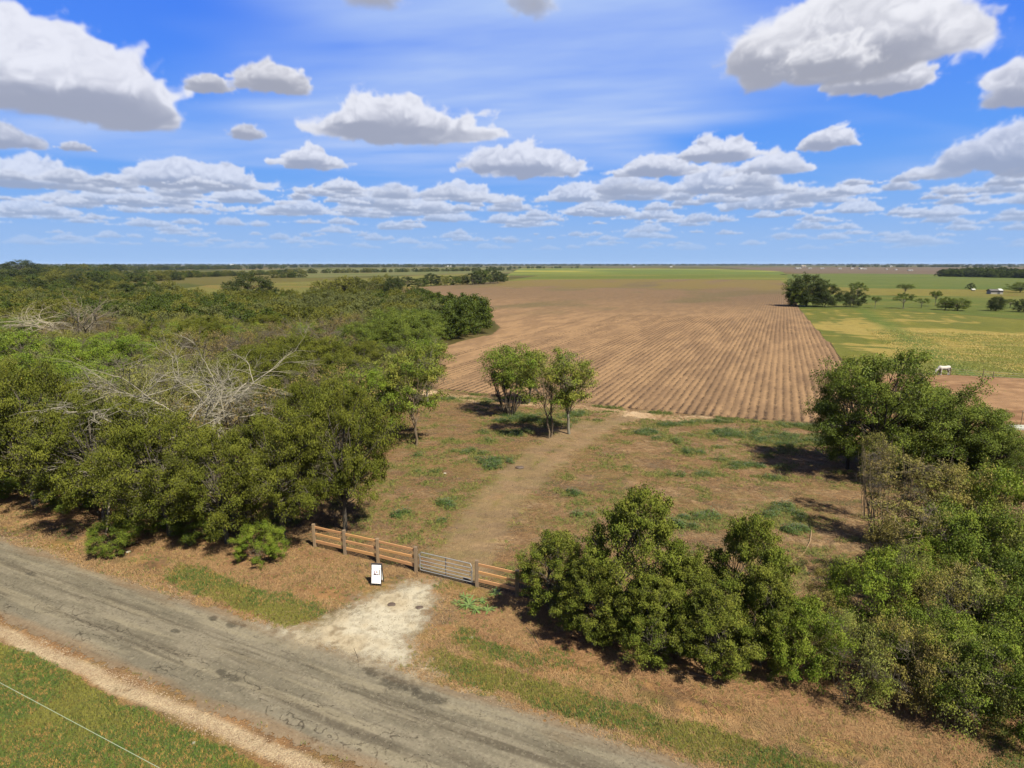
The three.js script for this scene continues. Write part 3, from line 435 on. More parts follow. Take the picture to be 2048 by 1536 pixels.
// ---------------------------------------------------------------- plants: trunks, limbs and leaves
class Build {                                    // collects positions, normals and colours
  constructor() { this.p = []; this.n = []; this.c = []; this.i = []; }
  geo() { const g = new THREE.BufferGeometry(); g.setAttribute('position', new THREE.Float32BufferAttribute(this.p, 3)); g.setAttribute('normal', new THREE.Float32BufferAttribute(this.n, 3)); g.setAttribute('color', new THREE.Float32BufferAttribute(this.c, 3)); g.setIndex(this.i); return g; }
  tube(pts, r0, r1, sides, colour, r, cap = false) {
    const o = this.p.length / 3, n = pts.length; let ux = 1, uy = 0, uz = 0;
    for (let k = 0; k < n; k++) {
      const a = pts[Math.max(0, k - 1)], b = pts[Math.min(n - 1, k + 1)]; let dx = b[0] - a[0], dy = b[1] - a[1], dz = b[2] - a[2]; const L = Math.hypot(dx, dy, dz) || 1; dx /= L; dy /= L; dz /= L;
      const d = ux * dx + uy * dy + uz * dz; ux -= d * dx; uy -= d * dy; uz -= d * dz; let l = Math.hypot(ux, uy, uz); if (l < 0.05) { ux = dy; uy = dz; uz = dx; const e = ux * dx + uy * dy + uz * dz; ux -= e * dx; uy -= e * dy; uz -= e * dz; l = Math.hypot(ux, uy, uz) || 1; } ux /= l; uy /= l; uz /= l;
      const vx = dy * uz - dz * uy, vy = dz * ux - dx * uz, vz = dx * uy - dy * ux, rad = lerp(r0, r1, k / (n - 1)), q = 0.85 + 0.3 * r();
      for (let s = 0; s < sides; s++) { const t = s / sides * 6.2832, cx = Math.cos(t), cy = Math.sin(t), nx = ux * cx + vx * cy, ny = uy * cx + vy * cy, nz = uz * cx + vz * cy; this.p.push(pts[k][0] + nx * rad, pts[k][1] + ny * rad, pts[k][2] + nz * rad); this.n.push(nx, ny, nz); const w = q * (0.9 + 0.2 * r()); this.c.push(colour[0] * w, colour[1] * w, colour[2] * w); }
      if (k) for (let s = 0; s < sides; s++) { const a0 = o + (k - 1) * sides + s, b0 = o + (k - 1) * sides + (s + 1) % sides; this.i.push(a0, b0, b0 + sides, a0, b0 + sides, a0 + sides); }
    }
  }
  leaf(x, y, z, len, wid, ax, ay, az, bx, by, bz, colour, nx, ny, nz) {   // a pointed leaf along a, its width along b
    const o = this.p.length / 3, h = 0.5 * wid;
    this.p.push(x, y, z, x + ax * len * 0.45 + bx * h, y + ay * len * 0.45 + by * h, z + az * len * 0.45 + bz * h, x + ax * len, y + ay * len - len * 0.12, z + az * len, x + ax * len * 0.45 - bx * h, y + ay * len * 0.45 - by * h, z + az * len * 0.45 - bz * h);
    for (let k = 0; k < 4; k++) { this.n.push(nx, ny, nz); this.c.push(colour[0], colour[1], colour[2]); }
    this.i.push(o, o + 2, o + 1, o, o + 3, o + 2);
  }
}
function bend(a, b, up, wob, n, r) {              // a limb from a to b that first follows `up`
  const pts = []; for (let k = 0; k <= n; k++) { const t = k / n, q = 2 * t * (1 - t); pts.push([lerp(a[0], b[0], t) + up[0] * q + (k && k < n ? (r() - 0.5) * wob : 0), lerp(a[1], b[1], t) + up[1] * q + (k && k < n ? (r() - 0.5) * wob : 0), lerp(a[2], b[2], t) + up[2] * q + (k && k < n ? (r() - 0.5) * wob : 0)]); } return pts;
}
// h, r: height and crown radius; low: where the crown begins (share of h); clumps of twigs with leaves; `open` thins the crown
function growTree(seed, o) {
  const R = rng(seed), wood = new Build(), leaves = new Build(), h = o.h, r = o.r, low = (o.low ?? 0.25) * h, lowT = Math.max(0.12 * h, low), stems = o.stems ?? 1, wc = o.bark ?? A(128, 112, 92, 0.8), g = () => R() + R() + R() - 1.5;
  const forks = [];
  for (let s = 0; s < stems; s++) {
    const a = s / stems * 6.28 + R() * 1.5, spread = stems > 1 ? (o.splay ?? 0.35) * r : r * 0.06, tr = (o.trunk ?? h * 0.022) * (stems > 1 ? 0.7 : 1);
    const foot = [Math.cos(a) * spread * 0.25 * (stems > 1 ? 1 : 0), -0.08, Math.sin(a) * spread * 0.25 * (stems > 1 ? 1 : 0)], fy = lowT + (h - lowT) * (o.fork ?? 0.3) * (0.8 + 0.5 * R()), top = [Math.cos(a) * spread + (o.lean?.[0] ?? 0) * 0.5, fy, Math.sin(a) * spread + (o.lean?.[1] ?? 0) * 0.5];
    const path = bend(foot, top, [g() * 0.2, 0.15, g() * 0.2], h * 0.025, 6, R); wood.tube(path, tr, tr * (o.taper ?? 0.55), 7, wc, R); forks.push({ path, tr });
  }
  const n = o.clumps ?? 26, cy = (low + h) / 2, ry = (h - low) / 2; let made = 0;
  const skew = [1 + 0.25 * g(), 1 + 0.25 * g()];
  for (let k = 0; k < n; k++) {
    const y01 = (k + 0.5) / n, u = lerp(-0.82, 0.96, y01), a = k * 2.39996 + R() * 0.9, sh = 0.55 + 0.42 * Math.sqrt(R()), e = Math.sqrt(Math.max(0, 1 - u * u)), lump = 0.78 + 0.4 * R();
    const wide = o.shape === 'umbrella' ? 1 + 0.0 * u : o.shape === 'vase' ? 0.62 + 0.5 * (u * 0.5 + 0.5) : o.shape === 'cone' ? 1.15 - 0.55 * (u * 0.5 + 0.5) : 1;
    const c = [Math.cos(a) * e * r * sh * wide * lump * skew[0] + (o.lean?.[0] ?? 0) * (0.5 + 0.5 * u), cy + u * ry * (0.72 + 0.2 * R()) * (0.9 + 0.25 * (lump - 0.8)), Math.sin(a) * e * r * sh * wide * lump * skew[1] + (o.lean?.[1] ?? 0) * (0.5 + 0.5 * u)];
    const rc = r * (o.clumpR ?? 0.34) * (0.7 + 0.6 * R()), f = forks[Math.floor(R() * forks.length)], at = f.path[Math.min(6, 2 + Math.floor(clamp((c[1] - lowT * 0.6) / h, 0.1, 0.95) * 5))], len = Math.hypot(c[0] - at[0], c[1] - at[1], c[2] - at[2]);
    const limb = bend(at, c, [0, len * 0.22 * (u < 0.2 ? 1 : 0.3), 0], len * 0.09, 5, R); wood.tube(limb, f.tr * 0.34 * (0.6 + 0.5 * R()), f.tr * 0.07, 5, wc, R);
    const cc = mix3(o.a, o.b, R()), dead = R() < (o.bare ?? 0), m = o.twigs ?? 7;
    for (let q = 0; q < m; q++) {
      const from = limb[3 + (R() < 0.6 ? 1 : 0) + (R() < 0.4 ? 1 : 0)] ?? limb[5], d = [g(), g() * 0.8 + 0.25 - (o.droop ?? 0) * R(), g()], dl = Math.hypot(...d) || 1, rad = rc * (0.55 + 0.55 * R()), tip = [c[0] + d[0] / dl * rad, Math.max(0.05, c[1] + d[1] / dl * rad * 0.8), c[2] + d[2] / dl * rad];
      const tw = bend(from, tip, [0, rad * 0.18, 0], rad * 0.14, 3, R); wood.tube(tw, f.tr * 0.07 * (o.twigR ?? 1), 0.006, 3, dead ? A(158, 142, 116, 0.75) : wc, R);
      if (dead) { for (let e2 = 0; e2 < 5; e2++) { const b = tw[1 + Math.floor(R() * 3)], e3 = [b[0] + g() * rad * 0.7, b[1] + (R() * 0.6) * rad, b[2] + g() * rad * 0.7]; wood.tube(bend(b, e3, [0, 0, 0], rad * 0.1, 2, R), 0.014, 0.005, 3, A(158, 142, 116, 0.75), R); } continue; }
      const L = Math.round(o.leaves / n / m * (0.6 + 0.8 * R())), tc = mix3(cc, mix3(o.a, o.b, R()), 0.5), sp = rc * (o.spray ?? 0.34);
      for (let l = 0; l < L; l++) {
        const t = Math.pow(R(), 0.55), base = t < 0.5 ? tw[1] : tw[2], k2 = (t < 0.5 ? t * 2 : (t - 0.5) * 2), nx_ = t < 0.5 ? tw[2] : tw[3], x = lerp(base[0], nx_[0], k2) + g() * sp, y = lerp(base[1], nx_[1], k2) + g() * sp * 0.75, z = lerp(base[2], nx_[2], k2) + g() * sp;
        if (y < 0.03) continue;
        let ax = g(), ay = g() - 0.35 - (o.droop ?? 0), az = g(); const al = Math.hypot(ax, ay, az) || 1; ax /= al; ay /= al; az /= al;
        let bx = g(), by = g() * 0.6, bz = g(); const dd = ax * bx + ay * by + az * bz; bx -= dd * ax; by -= dd * ay; bz -= dd * az; const bl = Math.hypot(bx, by, bz) || 1; bx /= bl; by /= bl; bz /= bl;
        let nx = ay * bz - az * by, ny = az * bx - ax * bz, nz = ax * by - ay * bx; let ox = x - c[0], oy = y - c[1] + rc * 0.35, oz = z - c[2]; const ol = Math.hypot(ox, oy, oz) || 1; if (nx * ox + ny * oy + nz * oz < 0) { nx = -nx; ny = -ny; nz = -nz; bx = -bx; by = -by; bz = -bz; } nx = nx * 0.75 + ox / ol * 0.4; ny = ny * 0.75 + oy / ol * 0.4; nz = nz * 0.75 + oz / ol * 0.4; const nl = Math.hypot(nx, ny, nz) || 1;
        const sz = 0.7 + 0.6 * R(), v = 0.76 + 0.48 * R(), kc = R() < (o.yellow ?? 0.012) ? mix3(tc, A(190, 170, 70, 1.3), 0.6) : tc; leaves.leaf(x, y, z, o.len * sz, o.wid * sz, ax, ay, az, bx, by, bz, mul3(kc, v), nx / nl, ny / nl, nz / nl); made++;
      }
    }
  }
  return { wood: wood.geo(), leaves: leaves.geo(), h, r, n: leaves.i.length / 3 + wood.i.length / 3 };
}
function growDead(seed, h, colour, spread = 0.9, depth = 5, thick = 1) {
  const R = rng(seed), b = new Build(), g = () => R() + R() + R() - 1.5;
  const grow = (p, d, len, rad, k) => {
    const pts = [p]; let q = [...p], dir = [...d];
    for (let i = 0; i < 4; i++) { dir = [dir[0] + g() * 0.22, dir[1] + g() * 0.2 - (k < depth - 1 ? 0.05 : 0), dir[2] + g() * 0.22]; const l = Math.hypot(...dir); dir = dir.map((v) => v / l); q = [q[0] + dir[0] * len / 4, Math.max(0.1, q[1] + dir[1] * len / 4), q[2] + dir[2] * len / 4]; pts.push(q); }
    b.tube(pts, rad, rad * (k ? 0.55 : 0.25), k > 2 ? 6 : 4, colour, R); if (!k) return;
    const kids = k === depth ? 4 : 2 + (R() < 0.75 ? 1 : 0) + (R() < 0.4 ? 1 : 0);
    for (let i = 0; i < kids; i++) { const t = i < 2 ? 4 : 2 + Math.floor(R() * 2), a = R() * 6.28, e = spread * (0.5 + 0.7 * R()), nd = [dir[0] + Math.cos(a) * e, dir[1] * 0.8 + 0.1 + g() * 0.3, dir[2] + Math.sin(a) * e], l = Math.hypot(...nd); grow(pts[t], nd.map((v) => v / l), len * (0.62 + 0.25 * R()), rad * 0.58, k - 1); }
  };
  grow([0, -0.05, 0], [g() * 0.1, 1, g() * 0.1], h * 0.36, h * 0.026 * thick, depth);
  return { wood: b.geo(), h, r: h * 0.6, n: b.i.length / 3 };
}
const LEAF = new THREE.MeshPhysicalMaterial({ vertexColors: true, side: THREE.DoubleSide, roughness: 0.85, transmission: 0.35, thickness: 0, specularIntensity: 0.15 });
const WOOD = new THREE.MeshStandardMaterial({ vertexColors: true, roughness: 0.92 });
const K = 3.7, K1 = K * 0.88, K2 = K * 1.2, KD = K * 0.85;                                   // leaves lie at all angles to the sun, so their own colour is lighter than a crown looks
const G = { elm: [A(72, 78, 20, K), A(96, 98, 32, K)], olive: [A(104, 108, 40, K1), A(122, 118, 50, K1)], green: [A(88, 110, 28, K1), A(112, 124, 40, K1)], dark: [A(46, 56, 20, KD), A(64, 74, 28, KD)], brown: [A(122, 104, 64, K1), A(104, 92, 50, K1)], fresh: [A(90, 108, 30, K1), A(118, 126, 42, K1)], deep: [A(62, 76, 22, K2), A(86, 98, 32, K2)], grey: [A(110, 112, 62, K1), A(98, 104, 54, K1)] };
const PALEBARK = A(178, 168, 146, 0.85), GREYBARK = A(128, 116, 98, 0.8), DARKBARK = A(84, 70, 56, 0.8), TANBARK = A(168, 142, 108, 0.85);
const many = (n, seed, f) => Array.from({ length: n }, (_, i) => growTree(seed + i, f(i)));
const V = {
  elm: many(3, 100, (i) => ({ h: 10, r: 4.4, low: 0.1, clumps: 50, twigs: 9, leaves: 62000, len: 0.118, wid: 0.066, a: G.elm[0], b: G.elm[1], bark: GREYBARK, clumpR: 0.27, spray: 0.3, droop: 0.35, bare: 0.05, fork: 0.35 })),
  mesquite: many(4, 120, (i) => ({ h: 8, r: 3.9, low: 0.02, clumps: 38, twigs: 8, leaves: 26000, len: 0.125, wid: 0.06, a: (i % 2 ? G.olive : G.grey)[0], b: G.olive[1], bark: PALEBARK, clumpR: 0.27, spray: 0.36, bare: 0.12, twigR: 1.3, stems: 2 })),
  green: many(3, 140, () => ({ h: 8.5, r: 3.8, low: 0.02, clumps: 38, twigs: 8, leaves: 30000, len: 0.13, wid: 0.068, a: G.green[0], b: G.green[1], bark: GREYBARK, clumpR: 0.29, spray: 0.34, bare: 0.03 })),
  brown: many(2, 160, () => ({ h: 7.5, r: 3.6, low: 0.02, clumps: 32, twigs: 10, leaves: 5200, len: 0.16, wid: 0.07, a: G.brown[0], b: G.brown[1], bark: A(138, 120, 100, 0.8), clumpR: 0.32, spray: 0.36, bare: 0.35, twigR: 1.4, stems: 2 })),
  dark: many(2, 180, () => ({ h: 9, r: 5.2, low: -0.12, clumps: 60, twigs: 9, leaves: 19000, len: 0.24, wid: 0.13, a: G.dark[0], b: G.dark[1], bark: DARKBARK, clumpR: 0.26, spray: 0.32 })),
  deep: many(3, 200, (i) => ({ h: 11, r: 4.8, low: -0.06, clumps: 60, twigs: 9, leaves: 50000, len: 0.135, wid: 0.075, a: G.deep[0], b: mix3(G.deep[1], G.olive[1], 0.25), bark: DARKBARK, clumpR: 0.25, spray: 0.3, droop: 0.1 })),
  slim: many(3, 220, (i) => ({ h: 9.5, r: 2.5, low: [0.24, 0.24, 0.2][i], clumps: 30, twigs: 9, leaves: 11000, len: 0.16, wid: 0.075, a: G.green[0], b: G.olive[1], bark: [PALEBARK, TANBARK, GREYBARK][i], clumpR: 0.34, spray: 0.42, bare: 0.08, stems: [1, 2, 3][i], splay: 0.3, trunk: 0.14 })),
  bush: many(4, 240, (i) => ({ h: 5, r: 2.9, low: -0.1, clumps: 40, twigs: 8, leaves: 34000, len: 0.102, wid: 0.062, a: [G.fresh, G.olive, G.green, G.deep][i][0], b: [G.fresh, G.green, G.fresh, G.green][i][1], bark: TANBARK, clumpR: 0.28, spray: 0.34, stems: 4, splay: 0.6, trunk: 0.06, yellow: 0.03, bare: 0.04 })),
  leafy: many(3, 260, (i) => ({ h: 8.2, r: 3.1, low: -0.08, clumps: 46, twigs: 9, leaves: 52000, len: 0.105, wid: 0.066, a: mul3(mix3(G.fresh[0], G.elm[0], 0.4), 0.85), b: mul3(mix3(G.fresh[1], G.olive[1], 0.5), 0.85), bark: GREYBARK, clumpR: 0.27, spray: 0.33, droop: 0.25, yellow: 0.03, shape: 'cone', stems: 2, splay: 0.4, bare: 0.03 })),
  scrub: many(3, 270, (i) => ({ h: 4.5, r: 2.8, low: -0.1, clumps: 34, twigs: 10, leaves: 15000, len: 0.095, wid: 0.055, a: [G.olive, G.brown, G.grey][i][0], b: [G.fresh, G.olive, G.fresh][i][1], bark: A(150, 128, 100, 0.9), clumpR: 0.3, spray: 0.36, stems: 7, splay: 0.7, trunk: 0.045, yellow: 0.04, bare: 0.16, twigR: 1.6 })),
  brush: many(2, 280, (i) => ({ h: 7.5, r: 1.9, low: 0.12, clumps: 34, twigs: 10, leaves: 6000, len: 0.12, wid: 0.06, a: G.olive[0], b: G.brown[0], bark: A(186, 162, 126, 1), clumpR: 0.34, spray: 0.36, bare: 0.2, stems: 13, splay: 0.9, trunk: 0.05, fork: 0.8, taper: 0.15, twigR: 1.6, shape: 'vase' })),
  thicket: many(1, 290, () => ({ h: 9, r: 2.9, low: 0.26, clumps: 46, twigs: 9, leaves: 15000, len: 0.17, wid: 0.075, a: G.green[0], b: G.olive[0], bark: A(122, 104, 80, 0.8), clumpR: 0.36, spray: 0.36, stems: 22, splay: 0.62, trunk: 0.075, fork: 0.45, shape: 'vase' })),
  umbrella: many(2, 300, (i) => ({ h: 8, r: 4, low: i ? 0.42 : 0.6, clumps: 18, twigs: 7, leaves: 3800, len: 0.3, wid: 0.16, a: G.dark[1], b: G.deep[1], bark: PALEBARK, clumpR: 0.3, spray: 0.34, trunk: 0.2 })),
  far: many(5, 320, (i) => ({ h: 8, r: 4.2, low: -0.12, clumps: 26, twigs: 5, leaves: 6500, len: 0.28, wid: 0.18, a: mul3([G.elm, G.dark, G.olive, G.deep, G.grey][i][0], [0.7, 0.85, 0.72, 0.6, 0.72][i]), b: mul3([G.elm, G.dark, G.olive, G.deep, G.grey][i][1], [0.7, 0.85, 0.72, 0.6, 0.72][i]), bark: GREYBARK, clumpR: 0.32, spray: 0.36 })),
  dead: [growDead(7, 10, A(206, 196, 172, 0.9), 0.95, 6, 0.8), growDead(21, 8.5, A(212, 200, 174, 0.95), 0.95, 6, 0.7), growDead(33, 8, A(168, 152, 128, 0.95), 0.8, 5, 0.8), growDead(58, 9, A(206, 192, 162, 1.05), 1.1, 5, 0.8)],
};
console.log('plant triangles', Object.values(V).flat().reduce((s, v) => s + Math.round(v.n), 0));
const made = new Map();
function plant(kind, pick, name, label, category, x, z, h, r, turn, group) {
  const v = V[kind][pick % V[kind].length], y = h / v.h, w = r ? r / v.r : y; let o;
  if (made.has(v)) { o = made.get(v).clone(); o.name = numbered(name); scene.add(o); o.position.set(x, 0, z); o.rotation.y = turn; o.userData = {}; tag(o, label, category, group); }
  else { o = thing(name, label, category, [x, 0, z], turn, group); part('trunk', v.wood, WOOD, o); if (v.leaves) part('crown', v.leaves, LEAF, o); made.set(v, o); }
  o.scale.set(w, y, w); return o;
}
const TR = rng(404);
const near = (kind, pick, name, label, category, x, z, h, r, group, turn) => plant(kind, pick, name, label, category, x, z, h, r, turn ?? TR() * 6.28, group);

// the row of big trees along the road, left of the gate
near('elm', 0, 'broadleaf_tree', 'big dark green tree at the left picture edge where the roadside row begins', 'tree', -42.73,-44.05,11.6,4.88);
near('elm', 1, 'broadleaf_tree', 'broad olive green roadside tree second from the left edge, above bare orange bank', 'tree', -35.33,-41.58,11.58,4.26);
near('elm', 2, 'broadleaf_tree', 'roadside tree with a pale broken limb hanging down over its dark lower crown', 'tree', -27.56,-37.97,9.8,3.92);
near('elm', 3, 'broadleaf_tree', 'low spreading roadside tree below the big pale dead tree', 'tree', -22.44,-36.44,8.83,3.53);
near('elm', 0, 'broadleaf_tree', 'dense dark roadside tree between the pale dead tree and the small bright bush', 'tree', -18.14,-35.3,8.16,3.27);
near('elm', 2, 'broadleaf_tree', 'roadside tree right behind the small bright green bush', 'tree', -14.63,-35.72,9.32,3.22);
near('elm', 1, 'broadleaf_tree', 'tall dark green tree overhanging the left end of the wooden fence', 'tree', -11.16,-37.19,11.09,3.26);
near('elm', 3, 'broadleaf_tree', 'dark tree at the clearing edge just behind the fence tree', 'tree', -13.95,-42.54,10.17,3.21);
near('bush', 2, 'bush', 'small bright green bush standing in front of the dark roadside trees', 'bush', -15,-33.08,2.48,1.35);
near('bush', 3, 'bush', 'leafy tip of a drooping bough reaching down to the bank near the road', 'bush', -24.59,-33.96,2.24,1.23);
[[-38.43,-44.05,2.25,2.15, 'low dark shrub at the foot of the roadside row, nearest the left edge'], [-32.03,-41.12,2.12,1.83, 'low dark shrub left of the drooping bough'], [-24.52,-37.73,1.98,1.86, 'low dark shrub right of the drooping bough'], [-20.36,-36.23,2.26,1.63, 'low dark shrub under the spreading roadside tree']].forEach(([x, z, h, r, label], i) => near('bush', 3, 'bush', label, 'bush', x, z, h, r));
{ // a pale broken limb hangs out of the third roadside tree
  const t = scene.children.find((o) => /pale broken limb/.test(o.userData.label ?? '')), z0 = [-24.96,-35.16][1], b = new Build(), R = rng(6), q = (x, y, dz) => { const v = new THREE.Vector3(x, y, z0 + dz); t.updateMatrixWorld(true); return t.worldToLocal(v).toArray(); };
  const xs = [0.03]; const px = xs[0], X = (u) => [-24.96,-35.16][0] + (u - 238) * px;
  const main = [[285, 5.07, -1.6], [262, 5, -0.6], [247, 4.48, 0], [241, 3.37, 0.3], [234, 2.03, 0.5], [228, 0.95, 0.6]].map(([u, y, dz]) => q(X(u), y, dz));
  b.tube(main, 0.12, 0.05, 6, A(216, 196, 160, 1.1), R); for (const [k, u, v] of [[1, 243, 5.46], [2, 224, 3.86], [4, 246, 0.82], [4, 214, 1.02], [5, 236, 0.07]]) b.tube([main[k], q(X((u + 238) / 2), (v + q(0, 0, 0)[1] * 0 + v) / 2, 0.4), q(X(u), v, 0.5)], 0.045, 0.012, 5, A(206, 186, 150, 1.1), R);
  part('broken_limb', b.geo(), WOOD, t);
}
// dead trees in the thicket
near('dead', 0, 'dead_tree', 'largest bleached dead tree with tangled white branches above the roadside row', 'dead tree', -25.68,-42.54,11.22,0, undefined, 1.2).scale.multiplyScalar(1.0);
near('dead', 1, 'dead_tree', 'white dead tree with upright forked branches right of the largest dead tree', 'dead tree', -23.4,-44.05,12.27,0, undefined, 0.4);
near('dead', 2, 'dead_tree', 'grey leafless tree spreading in the middle of the far thicket', 'dead tree', -71.06,-101.5,12.38,0, undefined, 2.2);
near('dead', 3, 'dead_tree', 'tall thin pale snag leaning in the left thicket below the horizon trees', 'dead tree', -81.72,-109.71,14.66,0, undefined, 2.9);
near('dead', 2, 'dead_tree', 'pale bare tree poking through low branches over the roadside row at far left', 'dead tree', -33.05,-42.54,7.76,0, undefined, 4.1);
near('dead', 1, 'dead_tree', 'small bleached dead branches between the two halves of the roadside row', 'dead tree', -21.93,-38.94,6.5,0, undefined, 5.2);
near('dead', 3, 'dead_tree', 'thin dead tree among green crowns behind the fence tree', 'dead tree', -30.45,-76.41,8.88,0, undefined, 1.0);
near('dead', 2, 'dead_tree', 'dead whitish tree right of centre in the thicket, near the field', 'dead tree', -28.32,-86.31,9.57,0, undefined, 3.3);

// the thicket behind them, tree by tree
{
  const edge = [[-59.67,-46.8], [-49.5,-47.39], [-41.83,-46.23], [-32.18,-44.05], [-22.37,-41.58], [-17.18,-41.58], [-15.87,-46.8], [-14.04,-49.25], [-14.66,-58.24], [-13.39,-76.41], [-15.66,-99.03], [-17.54,-122.87], [-14.95,-132.35], [-5.2,-158.72], [-6.22,-190.58], [-36.98,-255.28], [-74.15,-275.19], [-92.03,-238.03], [-157.6,-261.59], [-234.34,-275.19], [-291.55,-275.19]];
  const R = rng(2024), spots = []; const cell = 6.1;
  let x0 = 1e9, x1 = -1e9, z0 = 1e9, z1 = -1e9; for (const [x, z] of edge) { x0 = Math.min(x0, x); x1 = Math.max(x1, x); z0 = Math.min(z0, z); z1 = Math.max(z1, z); }
  for (let z = z1; z > z0; z -= cell * 0.92) for (let x = x0; x < x1; x += cell) { const px = x + (R() - 0.5) * cell * 0.9, pz = z + (R() - 0.5) * cell * 0.9; if (inside(edge, px, pz) && px > pz * 0.93 - 9) spots.push([px, pz]); }
  spots.sort((a, b) => b[1] - a[1]);
  const masses = {}, near_ = [];
  for (const [x, z] of spots) {
    const q = fbm(x * 0.035 + 2, z * 0.03, 3) + (R() - 0.5) * 0.2, q2 = fbm(x * 0.05 + 60, z * 0.05, 3) + (R() - 0.5) * 0.2; let kind = q < 0.4 ? 'elm' : q < 0.56 ? 'mesquite' : q < 0.68 ? 'green' : 'mesquite'; if (q2 > 0.64) kind = 'brown'; else if (q2 < 0.33) kind = 'green';
    const fieldside = distTo([[-15.66,-99.03], [-14.95,-132.35], [-5.2,-158.72]], x, z) < 12; if (fieldside) kind = 'deep';
    const h = (kind === 'deep' ? 8.5 : z > -75 ? 8 : 7) * (0.75 + 0.5 * R()), r = h * (kind === 'elm' ? 0.45 : 0.5) * (0.9 + 0.3 * R()), pick = Math.floor(R() * 9), turn = R() * 6.28;
    if (z > -128 && near_.length < 190) near_.push([kind, pick, x, z, h, r, turn]); else (masses[kind === 'elm' ? 0 : kind === 'green' ? 3 : kind === 'brown' ? 4 : kind === 'deep' ? 3 : 2] ??= []).push([x, z, h, r, turn]);
  }
  const tone = { elm: 'dark olive', mesquite: 'pale olive feathery', green: 'bright green', brown: 'half bare brown', deep: 'deep green' };
  const marks = [[[-34.69,-58.24], 'the big bleached dead tree'], [[-31.26,-60.05], 'the upright white dead tree'], [[-42.36,-50.56], 'the left roadside trees'], [[-12.63,-42.54], 'the fence-overhanging tree'], [[-12.14,-59.68], 'the many-stemmed tree'], [[-10.56,-73.03], 'the field corner tree'], [[-71.06,-101.5], 'the grey leafless tree'], [[-81.72,-109.71], 'the tall pale snag'], [[-30.45,-76.41], 'the thin dead tree'], [[-28.32,-86.31], 'the dead whitish tree'], [[-41.94,-54.92], 'the pale bare tree'], [[-10.9,-137.65], 'the ploughed field edge'], [[-51.22,-101.5], 'the middle of the thicket'], [[-83.4,-90.19], 'the left picture edge']];
  const way = (dx, dz) => { const q = Math.abs(dx) > 2.2 * Math.abs(dz), p = Math.abs(dz) > 2.2 * Math.abs(dx), h = dx < 0 ? 'left' : 'right', v = dz < 0 ? 'behind' : 'in front of'; return q ? 'directly ' + h + ' of ' : p ? v + ' ' : v + ' and ' + h + ' of '; };
  const told = near_.map(([kind, pick, x, z, h, r, turn]) => {
    let m = marks[0], d = 1e9; for (const k of marks) { const q = Math.hypot(k[0][0] - x, k[0][1] - z); if (q < d) { d = q; m = k; } }
    return { kind, pick, x, z, h, r, turn, d, text: tone[kind] + ' tree ' + way(x - m[0][0], z - m[0][1]).replace('in front of and', 'in front and') + m[1] };
  });
  const ORD = ['nearest', 'second nearest', 'third nearest', 'fourth nearest', 'fifth nearest', 'sixth nearest', 'seventh nearest', 'eighth nearest', 'ninth nearest', 'tenth nearest', 'eleventh nearest', 'twelfth nearest'];
  for (const t of told) {
    const same = told.filter((o) => o.text === t.text).sort((p, q) => p.d - q.d), label = same.length > 1 ? ORD[Math.min(11, same.indexOf(t))] + ' ' + t.text : t.text;
    plant(t.kind, t.pick, 'thicket_tree', label, 'tree', t.x, t.z, t.h, t.r, t.turn, tone[t.kind] + ' trees of the thicket');
  }
  const M = new THREE.Matrix4(), qn = new THREE.Quaternion(), Y = new THREE.Vector3(0, 1, 0);
  for (const k of Object.keys(masses)) {
    const v = V.far[k], list = masses[k], im = new THREE.InstancedMesh(v.leaves, LEAF, list.length); im.name = numbered('distant_wood'); im.userData.kind = 'stuff'; im.castShadow = im.receiveShadow = true;
    tag(im, ['dark olive', '', 'pale olive', 'deep green', 'grey green'][k] + ' tree crowns massed in the far part of the thicket', 'wood');
    list.forEach(([x, z, h, r, t], i) => im.setMatrixAt(i, M.compose(new THREE.Vector3(x, 0, z), qn.setFromAxisAngle(Y, t), new THREE.Vector3(r / v.r, h / v.h, r / v.r)))); scene.add(im);
  }
  console.log('thicket', near_.length, Object.values(masses).map((m) => m.length).join(' '));
}
// trees standing in and round the clearing
near('thicket', 0, 'tree_clump', 'clump of many thin stems with one shared crown in the middle of the clearing', 'tree clump', -0.35,-68.47,8.68,3.49);
near('slim', 0, 'slender_tree', 'pale forked slender tree leaning on the right side of the stem clump', 'tree', 2.18,-74.68,7.24,2.89, undefined, 0.5);
near('slim', 1, 'slender_tree', 'slender two-stemmed tree nearest the wheel tracks, with tan trunks', 'tree', 3.95,-58.95,9.61,2.87, undefined, 1.5);
near('slim', 0, 'slender_tree', 'slender tree with a pale trunk and round dark crown, right end of the middle group', 'tree', 5.99,-60.42,9.31,2.94, undefined, 3.5);
near('slim', 1, 'slender_tree', 'slender tree with a pale straight trunk at the left side of the clearing', 'tree', -9.37,-56.54,9.93,2.96, undefined, 2.5);
near('slim', 2, 'slender_tree', 'dark many-stemmed tree at the left side of the clearing, beside the pale trunk', 'tree', -12.14,-59.68,8.75,3.11, undefined, 0.9);
near('slim', 0, 'slender_tree', 'slender pale-stemmed tree at the field corner behind the pale trunk', 'tree', -10.56,-73.03,9.45,2.83, undefined, 5.1);
near('green', 1, 'broadleaf_tree', 'bright green tree at the clearing edge left of the many-stemmed tree', 'tree', -13.54,-54.15,8.77,2.84);
